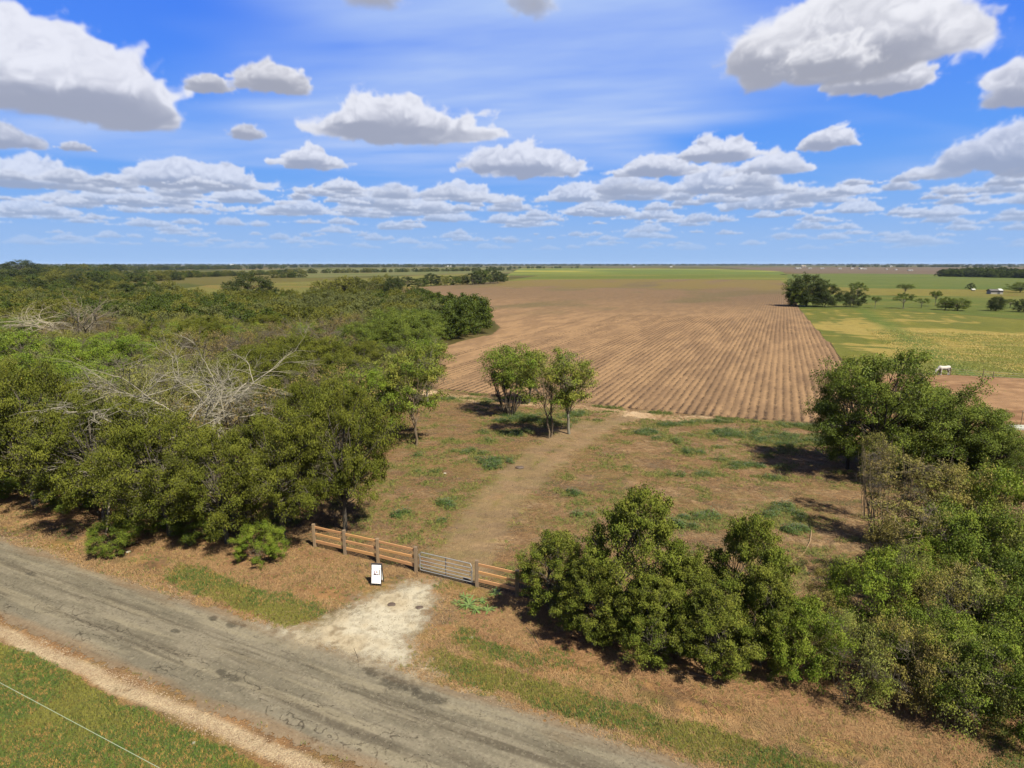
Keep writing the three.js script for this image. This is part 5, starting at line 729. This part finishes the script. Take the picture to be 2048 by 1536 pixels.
for (const [[x, z], w, h, label] of [[[1109.81,-2359.44], 21.34, 2.33, 'long low white shed at the left end of the line beyond the brown field'], [[1651.84,-3447.15], 25.5, 6.23, 'tall white shed standing behind the line of low sheds on the horizon'], [[1131.77,-2309.17], 11.39, 2.28, 'low white shed, second of the line beyond the brown field'], [[1164.95,-2284.82], 13.15, 2.25, 'low white shed, third of the line beyond the brown field'], [[1170.96,-2170.4], 10.71, 2.14, 'low white shed, fourth of the line beyond the brown field'], [[1213.8,-2170.4], 10.71, 2.32, 'low white shed beside the dark wood in the line beyond the brown field'], [[1221.5,-2127.78], 14, 2.63, 'white shed with a wing right of the dark wood corner'], [[1188.88,-2047.35], 10.1, 1.68, 'low white annex touching the shed right of the dark wood corner'], [[1162.58,-1886.85], 4.66, 1.86, 'small white hut alone in the brown field'], [[1123.67,-1778.39], 5.85, 1.76, 'small white hut near the right end of the line'], [[1052.49,-1606.8], 11.9, 1.59, 'long pale shed at the right end of the line beyond the brown field'], [[873.28,-3340.98], 13.73, 3.3, 'small white house on the horizon right of the dark bush'], [[680.53,-3393.24], 13.95, 2.79, 'small white house on the horizon left of the dark bush'],
  [[-1278.56,-2524.3], 62.27, 3.32, 'very long white roofed shed among trees at the left horizon'], [[-3314.15,-7242.89], 89.25, 14.28, 'white building on the left horizon'], [[-3808.01,-7242.89], 29.75, 11.9, 'small white building left of the white building on the horizon'], [[-408,-3878.49], 9.56, 7.01, 'left of two white tents near the horizon wood'], [[-388.88,-3878.49], 9.56, 7.01, 'right of two white tents near the horizon wood'], [[-1377.29,-2466.85], 24.34, 2.43, 'pale tan barn roof among trees at the left horizon'], [[-1364.72,-1972.78], 9.74, 2.43, 'white roof glimpsed among trees at far left'], [[-1364.01,-2047.35], 5.05, 2.02, 'small white roof right of the one at far left'], [[-768.33,-4722.4], 11.64, 10.09, 'small white farmhouse beside a dark tree on the horizon'], [[2332.81,-3744.62], 12.31, 4.92, 'white house in the horizon wood above the brown field']]) {
  const tan = /tan/.test(label); shed('white_shed', label, x, z, w * 0.92, Math.max(4, Math.min(w * 0.6, 14)), h, tan ? GREYW : WHITE, tan ? paint(214, 190, 150) : /white roofed|white building on/.test(label) ? WHITE : PALE_ROOF, -0.25 + 0.5 * TR());
}
{
  const [x, z] = [287.09,-358.8], s = shed('field_shed', 'small pale shed with a dark roof in the dry meadow at right', x, z, 6.6, 4, 1.9, GREYW, DARKROOF, -0.12); part('roof_sheet', new THREE.BoxGeometry(2, 0.1, 2.3).applyMatrix4(new THREE.Matrix4().makeRotationX(0.42)).translate(2.3, 2.62, 1.05), WHITE, s);
  const [tx, tz] = [307.62,-402.82], t = thing('water_tank', 'small white tank lying in the dry meadow left of the pale shed', 'tank', [tx, 0, tz]); part('barrel', new THREE.CapsuleGeometry(0.6, 1.6, 6, 14).rotateZ(Math.PI / 2).translate(0, 0.75, 0), WHITE, t); for (const k of [-0.6, 0.6]) part('cradle', new THREE.BoxGeometry(0.2, 0.3, 1).translate(k, 0.15, 0), DARKROOF, t);
}
{
  const [x, z] = [-48.56,-316.18], tr = thing('farm_trailer', 'flat farm trailer with white drums parked at the far left end of the field', 'trailer', [x, 0, z], 0.1), dark = paint(62, 58, 50), grey = paint(168, 160, 140), cream = paint(240, 232, 210);
  part('bed', new THREE.BoxGeometry(6.4, 0.25, 2.3).translate(0.4, 0.95, 0), grey, tr); for (const wx of [-1.9, 1.4, 2.3]) for (const wz of [-1, 1]) part('wheel', new THREE.CylinderGeometry(0.45, 0.45, 0.28, 14).rotateX(Math.PI / 2).translate(wx, 0.45, wz), dark, tr);
  part('cab', mergeGeometries([new THREE.BoxGeometry(1.7, 1.2, 2).translate(-2.6, 1.7, 0), new THREE.BoxGeometry(1.2, 0.6, 1.9).translate(-3.4, 1.2, 0)]), dark, tr); part('side_board', new THREE.BoxGeometry(1.6, 0.9, 0.12).translate(-0.9, 1.5, 1.1), paint(120, 112, 96), tr);
  for (const dx of [0, 0.75, 1.6]) part('drum', new THREE.CylinderGeometry(0.36, 0.36, 1.3, 14).translate(dx, 1.73, 0.6), cream, tr); part('canopy', new THREE.BoxGeometry(3, 0.12, 2.1).translate(0.9, 2.6, -0.1), grey, tr); part('ramp', new THREE.BoxGeometry(1.5, 0.1, 1.8).applyMatrix4(new THREE.Matrix4().makeRotationZ(-0.6)).translate(4.1, 0.62, 0), grey, tr);
  const [ix, iz] = [-56.48,-320.95], im = thing('farm_implement', 'rusty red farm implement left of the trailer', 'farm implement', [ix, 0, iz], 0.2), rust = paint(128, 66, 48); part('beam', new THREE.BoxGeometry(5, 0.25, 0.25).translate(0, 1, 0), rust, im); part('hitch', new THREE.BoxGeometry(0.2, 0.2, 2.4).translate(0, 0.9, 1.2), rust, im); for (let i = 0; i < 5; i++) part('disc', new THREE.CylinderGeometry(0.5, 0.5, 0.06, 14).rotateZ(1.4).translate(-2 + i, 0.5, -0.2), rust, im); for (const wx of [-1.4, 1.4]) part('wheel', new THREE.CylinderGeometry(0.42, 0.42, 0.25, 14).rotateZ(Math.PI / 2).translate(wx, 0.42, 0.6), dark, im);
}
{ // stock fence by the horse, a plot fence post and the pale slab at the right edge
  const wire = new THREE.MeshStandardMaterial({ color: col([0.2, 0.19, 0.17]), roughness: 0.6 }), spots = [[68.9,-94.63], [70.12,-93.97], [73.19,-91.21], [74.46,-90.8], [77.93,-88.99], [81.52,-87.06]], [ox, oz] = spots[0], f = thing('wire_fence', 'dark post and wire fence between pasture and brown yard beside the horse', 'fence', [ox, 0, oz]), hs = [1.35, 1.35, 1.45, 1.2, 1.3, 1.3];
  spots.forEach(([x, z], i) => part('post', new THREE.CylinderGeometry(0.055, 0.07, hs[i] + 0.1, 7).translate(x - ox, hs[i] / 2, z - oz), POSTWOOD[0], f));
  for (const h of [0.45, 0.8, 1.12]) part('wire', new THREE.TubeGeometry(new THREE.CatmullRomCurve3(spots.map(([x, z]) => new THREE.Vector3(x - ox, h, z - oz))), 60, 0.012, 4), wire, f);
  const [px, pz] = [56.03,-63.58], p = thing('fence_stake', 'thin dark stake beside the pale slab at the right picture edge', 'stake', [px, 0, pz]); part('shaft', new THREE.CylinderGeometry(0.03, 0.035, 1.7, 6).translate(0, 0.8, 0), POSTWOOD[0], p); part('cap', new THREE.CylinderGeometry(0.04, 0.04, 0.06, 6).translate(0, 1.68, 0), wire, p);
  const [sx, sz] = [55.45,-62.56], sl = thing('concrete_slab', 'pale weathered slab lying at the right picture edge in front of the brown yard', 'slab', [sx, 0, sz], -0.05); part('slab', new THREE.BoxGeometry(2.6, 0.22, 1.5).translate(0, 0.1, 0), paint(216, 214, 196), sl); part('broken_piece', new THREE.BoxGeometry(0.9, 0.18, 0.8).rotateY(0.4).translate(-1.9, 0.08, 0.5), paint(206, 204, 188), sl);
}
// ---------------------------------------------------------------- branches, clods, plants by the gate
function stick(label, pts, r, colour) { const b = new Build(), R = rng(Math.round(pts[0][0] * 100)); b.tube(pts.map(([x, z], i) => [x, r + 0.02 + 0.03 * (i % 2), z]), r, r * 0.35, 6, colour, R); for (let i = 1; i < pts.length - 1; i++) { const [x, z] = pts[i]; b.tube([[x, r + 0.03, z], [x + (R() - 0.5) * 0.7, 0.12, z + (R() - 0.5) * 0.5], [x + (R() - 0.5) * 1.3, 0.1 + R() * 0.2, z + (R() - 0.5) * 0.9]], r * 0.5, 0.006, 4, colour, R); } const m = new THREE.Mesh(b.geo(), WOOD); m.name = numbered('fallen_branch'); m.castShadow = m.receiveShadow = true; tag(m, label, 'branch'); scene.add(m); }
stick('pale curved branch lying at the right end of the clearing beside the bushes', [[20.02,-37.19], [19.1,-35.51], [18.13,-34.16], [17.43,-33.45], [16.71,-32.96]], 0.035, A(196, 160, 116));
stick('grey fallen branch on the orange bank in front of the leafy shrubs', [[7.66,-23.06], [8.21,-22.74], [8.67,-22.49], [9.01,-22.12]], 0.045, A(168, 132, 96));
stick('thin fallen stick left of the grey fallen branch', [[7.01,-23.09], [7.32,-22.86], [7.58,-22.55]], 0.03, A(176, 140, 100));
stick('dark twig on the bank under the overhanging leafy tree', [[0.69,-26.34], [1.01,-25.7], [1.26,-24.86]], 0.025, A(96, 76, 60));
stick('dry twig on the pale driveway near the road edge', [[-7.33,-24.72], [-6.96,-24], [-6.73,-23.25]], 0.012, A(116, 92, 66));
stick('weathered branch on the bank near the small bright bush', [[-16.32,-33.71], [-14.84,-33.08], [-13.61,-32.36]], 0.03, A(150, 118, 88));
for (const [[x, z], r, label] of [[[0.7,-49.76], 0.28, 'dark earth clod in the middle of the clearing'], [[-4.8,-28.08], 0.15, 'dark flat clod on the pale driveway'], [[-6.31,-28.36], 0.17, 'brown flattened clod on the left part of the driveway'], [[-23.77,-34.22], 0.1, 'small white stone under the roadside trees'], [[-11.84,-19.15], 0.08, 'small white stone in the grass near the lower left'], [[-1.93,-25.55], 0.09, 'tiny white stone in the dry grass right of the driveway'], [[-5.71,-48.37], 0.1, 'pale stone in the clearing left of the green strip']]) {
  const g = new THREE.IcosahedronGeometry(r, 2), p = g.attributes.position; for (let i = 0; i < p.count; i++) { const k = 0.75 + 0.5 * vnoise(p.getX(i) * 9 + x, p.getY(i) * 7 + p.getZ(i) * 8); p.setXYZ(i, p.getX(i) * k * 1.3, p.getY(i) * k * (r < 0.2 ? 0.3 : 0.45) + r * 0.12, p.getZ(i) * k); } const gg = mergeVertices(g.deleteAttribute('uv').deleteAttribute('normal')); gg.computeVertexNormals();
  const pale = /white|pale stone/.test(label), m = new THREE.Mesh(gg, pale ? paint(226, 216, 196) : paint(104, 84, 66)); m.name = numbered(pale ? 'stone' : 'clod'); m.castShadow = m.receiveShadow = true; m.position.set(x, 0.01, z); tag(m, label, pale ? 'stone' : 'clod'); scene.add(m);
}
{
  const R = rng(61), b = new Build(), g = () => R() - 0.5;
  for (let i = 0; i < 26; i++) { const a = R() * 6.28, L = 0.4 + 0.4 * R(), w = 0.03 + 0.02 * R(), up = 0.35 + 0.5 * R(), c = mix3(A(120, 160, 46, 1.4), A(150, 176, 60, 1.4), R()), cx = Math.cos(a), cz = Math.sin(a); let px = g() * 0.2, py = 0.02, pz = g() * 0.2, dy = up; const o = b.p.length / 3;
    for (let k = 0; k <= 5; k++) { const hw = w * Math.sin(Math.PI * (0.18 + 0.82 * k / 5)) + 0.004; b.p.push(px - cz * hw, py, pz + cx * hw, px + cz * hw, py + 0.008, pz - cx * hw); for (let q = 0; q < 2; q++) { b.n.push(-cx * dy * 0.6, 0.8, -cz * dy * 0.6); b.c.push(...mul3(c, 0.8 + 0.08 * k)); } if (k) { const e = o + k * 2; b.i.push(e - 2, e + 1, e - 1, e - 2, e, e + 1); } px += cx * L / 5; pz += cz * L / 5; py += dy * L / 5; dy -= 0.26; if (py < 0.02) py = 0.02; } }
  const geo = b.geo(); let first;
  for (const [[x, z], s, t, label] of [[[-2.24,-28.26], 1.0, 0, 'largest bright green long-leaved weed right of the driveway'], [[-2.51,-29.03], 0.65, 1, 'bright green weed just above the largest one'], [[-2.95,-28.55], 0.55, 2, 'small bright green weed at the left of the weed group'], [[-1.61,-28.64], 0.55, 3, 'bright green weed between the largest one and the fence'], [[-1.21,-27.81], 0.65, 4, 'bright green weed at the right of the weed group'], [[-0.89,-29.42], 0.7, 5, 'bright green weed at the foot of the fence, nearest the rails'], [[-1.9,-27.81], 0.7, 2.5, 'bright green weed lowest in the weed group']]) { const o = first ? first.clone() : new THREE.Mesh(geo, new THREE.MeshPhysicalMaterial({ vertexColors: true, side: THREE.DoubleSide, roughness: 0.7, transmission: 0.35, thickness: 0 })); first ??= o; o.name = numbered('weed_plant'); o.position.set(x, 0, z); o.rotation.y = t * 1.3; o.scale.setScalar(s); o.castShadow = o.receiveShadow = true; o.userData = {}; tag(o, label, 'weed'); scene.add(o); }
}
// ---------------------------------------------------------------- grass, weeds, straw, stones, stubble: what nobody could count
function scatter(name, label, category, geo, mat, list) { // list of [x, y, z, turn, sx, sy, colour, tilt]
  const im = new THREE.InstancedMesh(geo, mat, list.length), M = new THREE.Matrix4(), E = new THREE.Euler(), Q = new THREE.Quaternion(), c = new THREE.Color();
  list.forEach(([x, y, z, t, sx, sy, k, tilt], i) => { im.setMatrixAt(i, M.compose(new THREE.Vector3(x, y, z), Q.setFromEuler(E.set(tilt ?? 0, t, (tilt ?? 0) * 0.6, 'YXZ')), new THREE.Vector3(sx, sy, sx))); im.setColorAt(i, c.setRGB(k[0], k[1], k[2])); });
  im.name = numbered(name); im.userData.kind = 'stuff'; tag(im, label, category); im.castShadow = im.receiveShadow = true; scene.add(im); console.log(name, list.length);
}
function tuftGeo(n, spread, w, seed, bendy = 0.5) { const R = rng(seed), b = new Build(); for (let i = 0; i < n; i++) { const a = R() * 6.28, q = Math.sqrt(R()) * spread, x = Math.cos(a) * q, z = Math.sin(a) * q, d = R() * 6.28, lean = bendy * (0.3 + R()), h = 0.55 + 0.45 * R(), cx = Math.cos(d), cz = Math.sin(d), o = b.p.length / 3; b.p.push(x - cz * w, 0, z + cx * w, x + cz * w, 0, z - cx * w, x + cx * lean * 0.35 - cz * w * 0.7, h * 0.6, z + cz * lean * 0.35 + cx * w * 0.7, x + cx * lean * 0.35 + cz * w * 0.7, h * 0.6, z + cz * lean * 0.35 - cx * w * 0.7, x + cx * lean, h, z + cz * lean); for (let k = 0; k < 5; k++) { b.n.push(-cx * 0.7, 0.7, -cz * 0.7); const v = 0.85 + 0.3 * R(); b.c.push(v, v, v); } b.i.push(o, o + 3, o + 1, o, o + 2, o + 3, o + 2, o + 4, o + 3); } return b.geo(); }
const BLADE = new THREE.MeshPhysicalMaterial({ vertexColors: true, side: THREE.DoubleSide, roughness: 0.9, transmission: 0.3, thickness: 0, specularIntensity: 0.3 });
const DRY = new THREE.MeshStandardMaterial({ vertexColors: true, side: THREE.DoubleSide, roughness: 0.95 });
{
  const R = rng(909), green = [], dry = [], rag = [], straw = [], KG = 2.1;
  for (let i = 0; i < 300000; i++) {              // the verges on both sides of the road
    const s = -22 + 66 * R(), t = -11 + 23.4 * R(); if (t > 0.1 && t < 4.9) continue; const [x, z] = fromRoad(s, t), b = fbm(x * 0.8 + 3, z * 0.9, 3); if (z > -9 || Math.abs(x) > -z * 0.95 + 6) continue;
    const g = inGreenStrip(x, z), drv = s > 12.6 && s < 20.2 && t < 11.5 && inside([[-11.28,-26.1], [-8.7,-28.22], [-7.57,-29.52], [-6.37,-30.34], [-4.18,-30.61], [-3.99,-27.23], [-4.37,-25.39], [-3.87,-23.59], [-2.57,-21.7], [-5.73,-22.93]], x, z); if (drv) continue;
    if (t < 0 ? R() < ss(0.25, 0.7, g - (b - 0.5) * 0.6) : R() < ss(0.1, 0.9, g - (b - 0.5) * 1.1) * 0.75 + 0.03) green.push([x, 0, z, R() * 6.28, 0.1 + 0.07 * R(), (t < 0 ? 0.05 : 0.08) + 0.1 * R() * (0.4 + b), mul3(mix3(mix3(A(118, 120, 44), A(146, 138, 62), R()), mix3(A(94, 114, 42), A(176, 138, 76), R() < 0.22 ? 1 : 0), ss(0.42, 0.6, fbm(x * 0.45 + 70, z * 0.45, 3))), KG * (0.8 + 0.4 * R()))]);
    else if (t > 4.6 && R() < 0.5 * ss(0.36, 0.6, fbm(s * 0.5 + 13, t * 0.7, 3))) dry.push([x, 0, z, R() * 6.28, 0.12 + 0.1 * R(), 0.04 + 0.09 * R(), mul3(mix3(mix3(A(200, 152, 94), A(218, 180, 124), R()), A(164, 116, 72), R() * R()), 1.2 * (0.75 + 0.5 * R()))]);
    else if (t < -1.2 && R() < 0.14) dry.push([x, 0, z, R() * 6.28, 0.1, 0.04 + 0.05 * R(), mul3(A(186, 140, 84), 1.2)]);
  }
  for (let i = 0; i < 150000; i++) {               // weeds and litter of the clearing
    const s = -8 + 66 * R(), t = 12.6 + 45 * R() ** 1.1, [x, z] = fromRoad(s, t); if (Math.abs(x) > -z * 0.95 + 4) continue; const b = fbm(x * 0.6, z * 0.7 + 31, 3), c = fbm(x * 3.1, z * 3.6 + 7, 2), g = blobs(WEEDS, x, z) * 1.1 + (b - 0.5) * 2.2 + (c - 0.5) * 0.9, tr = Math.min(distTo(TRACK1, x, z), distTo(TRACK2, x, z));
    if (tr < 0.9 + R() * 1.1) continue;
    if (R() < ss(0.0, 0.95, g) * 0.75) green.push([x, 0, z, R() * 6.28, 0.16 + 0.14 * R(), 0.08 + 0.16 * R(), mul3(mix3(A(98, 114, 44), A(150, 144, 72), R()), KG * 0.9 * (0.8 + 0.4 * R()))]);
    if (g > 0.9 && R() < 0.1) rag.push([x, 0, z, R() * 6.28, 0.35 + 0.4 * R(), 0.3 + 0.45 * R(), mul3(mix3(A(70, 100, 42), A(104, 124, 52), R()), KG * 0.8 * (0.8 + 0.4 * R()))]);
    else if (R() < 0.2) straw.push([x, 0.004, z, R() * 6.28, 0.8 + 1.2 * R(), 0.6 + 0.8 * R(), mul3(mix3(A(206, 160, 104), A(168, 122, 80), R()), 1.15), 0]);
    else if (g < 0.4 && R() < 0.06) dry.push([x, 0, z, R() * 6.28, 0.16 + 0.1 * R(), 0.05 + 0.1 * R(), mul3(A(176, 140, 90), 1.15 * (0.8 + 0.4 * R()))]);
  }
  for (const [s0, s1, t0, t1, n] of [[13.5, 15.5, 9.5, 12.2, 0], [22, 50, 8.6, 12.5, 5000], [-20, 12, 8, 12.4, 4000]]) for (let i = 0; i < n; i++) { const [x, z] = fromRoad(lerp(s0, s1, R()), lerp(t0, t1, R())); straw.push([x, 0.006, z, R() * 6.28, 0.8 + 1.2 * R(), 1, mul3(mix3(A(206, 160, 104), A(168, 112, 70), R()), 1.15), 0]); }
  for (let i = 0; i < 9000; i++) {                // undergrowth along the field's near edge and beside the pasture
    const q = R(), p = FIELDTRACK[0], e = [36.57,-62.36], x = lerp(p[0], e[0], q) + (R() - 0.5) * 2, z = lerp(p[1], e[1], q) + 2.2 + (R() - 0.5) * 2.6; if (fbm(x * 0.4, z * 0.4 + 5, 3) < 0.58 || distTo(FIELDTRACK, x, z) < 1.3) continue; green.push([x, 0, z, R() * 6.28, 0.2 + 0.2 * R(), 0.14 + 0.25 * R(), mul3(mix3(A(92, 112, 44), A(136, 138, 64), R()), KG * 0.8)]);
  }
  const lumps = []; for (let i = 0; i < 26000; i++) { const s = -8 + 66 * R(), t = 12.6 + 45 * R(), [x, z] = fromRoad(s, t); if (Math.abs(x) > -z * 0.95 + 4 || fbm(x * 0.5 + 3, z * 0.7, 3) < 0.42) continue; const q = 0.015 + 0.045 * R() ** 3; lumps.push([x, 0.005, z, R() * 6.28, q, q * 0.8, mul3(mix3(A(172, 134, 94), A(112, 90, 70), R()), 0.9 + 0.3 * R()), 0]); }
  scatter('earth_clods', 'small clods of loose earth lying on the bare soil of the clearing', 'clods', new THREE.IcosahedronGeometry(1, 0), new THREE.MeshStandardMaterial({ roughness: 1 }), lumps);
  const gg = tuftGeo(10, 1, 0.065, 5, 0.8), dg = tuftGeo(9, 1.1, 0.045, 6, 1.5);
  scatter('green_grass', 'short green grass on the verges and in patches of the clearing', 'grass', gg, BLADE, green);
  scatter('dry_grass', 'short dry orange grass on the banks along the road', 'grass', dg, DRY, dry);
  const rb = new Build(), RR = rng(15); for (let i = 0; i < 70; i++) { const a = RR() * 6.28, q = Math.sqrt(RR()) * 0.55, y = RR() * (1 - q * 0.9), ax = Math.cos(a) * 0.8, az = Math.sin(a) * 0.8; rb.leaf(Math.cos(a) * q, y, Math.sin(a) * q, 0.26, 0.13, ax, 0.2 - RR() * 0.6, az, az, 0, -ax, [0.8 + 0.4 * RR(), 0.8 + 0.4 * RR(), 0.9], Math.cos(a) * 0.5, 0.8, Math.sin(a) * 0.5); }
  scatter('leafy_weeds', 'knee high leafy green weeds in the clearing', 'weeds', rb.geo(), BLADE, rag);
  const sb = new Build(); for (let i = 0; i < 5; i++) { const a = RR() * 6.28, x = (RR() - 0.5) * 0.5, z = (RR() - 0.5) * 0.5; sb.tube([[x, 0.01, z], [x + Math.cos(a) * 0.14, 0.02, z + Math.sin(a) * 0.14], [x + Math.cos(a) * 0.3, 0.012 + RR() * 0.03, z + Math.sin(a) * 0.3]], 0.007, 0.004, 3, [1, 1, 1], RR); }
  scatter('straw_litter', 'pale straw and dead stalks lying on the bare soil', 'straw', sb.geo(), DRY, straw);
  // gravel
  const st = new THREE.IcosahedronGeometry(1, 0), stones = []; { const p = st.attributes.position; for (let i = 0; i < p.count; i++) p.setXYZ(i, p.getX(i) * 1.15, p.getY(i) * 0.6, p.getZ(i) * (0.85 + 0.2 * vnoise(p.getX(i) * 5, p.getY(i) * 5))); }
  for (let i = 0; i < 26000; i++) { const s = -20 + 60 * R(), g = (R() + R() + R() - 1.5), lower = R() < 0.62, t = lower ? -0.68 + g * 0.42 + (fbm(s * 0.5, 4, 3) - 0.5) * 0.5 : 5.0 + g * 0.8, [x, z] = fromRoad(s, t); if (!lower && fbm(s * 0.4, 9, 3) < 0.46) continue; const r = 0.012 + 0.03 * R() * R(); stones.push([x, 0.012, z, R() * 6.28, r, r, mul3(mix3(A(232, 202, 160), A(186, 150, 116), R()), 1.0), (R() - 0.5) * 0.6]); }
  for (let i = 0; i < 9000; i++) { const s = 8 + 16 * R(), t = 3.6 + 7 * R(), [x, z] = fromRoad(s, t); if (distTo([[-11.24,-25.98], [-7.59,-25.01], [-5.7,-27.45], [-4.76,-29.82]], x, z) > 2.6) continue; const r = 0.008 + 0.02 * R() * R(); stones.push([x, 0.03, z, R() * 6.28, r, r, mix3(A(226, 208, 172), A(178, 156, 122), R()), (R() - 0.5) * 0.6]); }
  for (let i = 0; i < 5000; i++) { const [x, z] = fromRoad(-20 + 60 * R(), 0.2 + 4.6 * R()), r = 0.007 + 0.012 * R(); stones.push([x, 0.06, z, R() * 6.28, r, r, mix3(A(206, 192, 164), A(140, 126, 104), R()), 0]); }
  scatter('gravel', 'loose pale gravel along both edges of the road and on the driveway', 'gravel', st, new THREE.MeshStandardMaterial({ roughness: 0.9 }), stones);
  // stubble in the furrows, more of it and weedier towards the pasture
  const stub = [], P = 0.97; const sg = tuftGeo(6, 1, 0.09, 9, 0.8);
  for (let i = 0; i < 90000; i++) { const row = Math.floor(-60 + 125 * R()), sp = spans(row * P + 0.01); if (sp.length < 2) continue; const s = sp[0] + (Math.min(sp[1], 210) - sp[0]) * R() ** 1.5, t = (row + 0.5) * P + (R() + R() - 1) * 0.16, q = fbm(s * 0.05, row * 0.4, 3); if (R() > ss(0.25, 0.6, q) * 0.9 + 0.2) continue; const [x, z] = fromField(s, t); if (x < -70) continue; const weedy = ss(12, 34, t - 0.02 * s) * 0.5 * R(); stub.push([x, 0.02, z, R() * 6.28, 0.12 + 0.12 * R(), 0.06 + 0.1 * R(), mul3(mix3(mix3(A(86, 64, 46), A(140, 106, 72), R()), A(96, 112, 48, 1.3), weedy), 1)]); }
  scatter('furrow_stubble', 'dark crop stubble and small weeds lying along the furrows', 'stubble', sg, DRY, stub);
  const ps = []; for (let i = 0; i < 22000; i++) { const u = 56 + 110 * R(), v = 56 + 120 * R(), [x, z] = fromRoad(u, v); if (!inside(PASTURE, x, z)) continue; ps.push([x, 0.01, z, R() * 6.28, 0.3 + 0.3 * R(), 0.12 + 0.16 * R(), mul3(mix3(A(146, 144, 66), A(192, 168, 92), ss(0.4, 0.6, fbm(x * 0.1, z * 0.1, 3))), 2 * (0.8 + 0.4 * R()))]); }
  scatter('pasture_grass', 'taller grass tufts of the pasture around the horse', 'grass', sg, BLADE, ps);
}
// the air: a thin haze that turns the far woods blue
scene.fog = new THREE.FogExp2(new THREE.Color(0.5, 0.66, 0.95), 0.00002);
renderer.render(scene, camera);
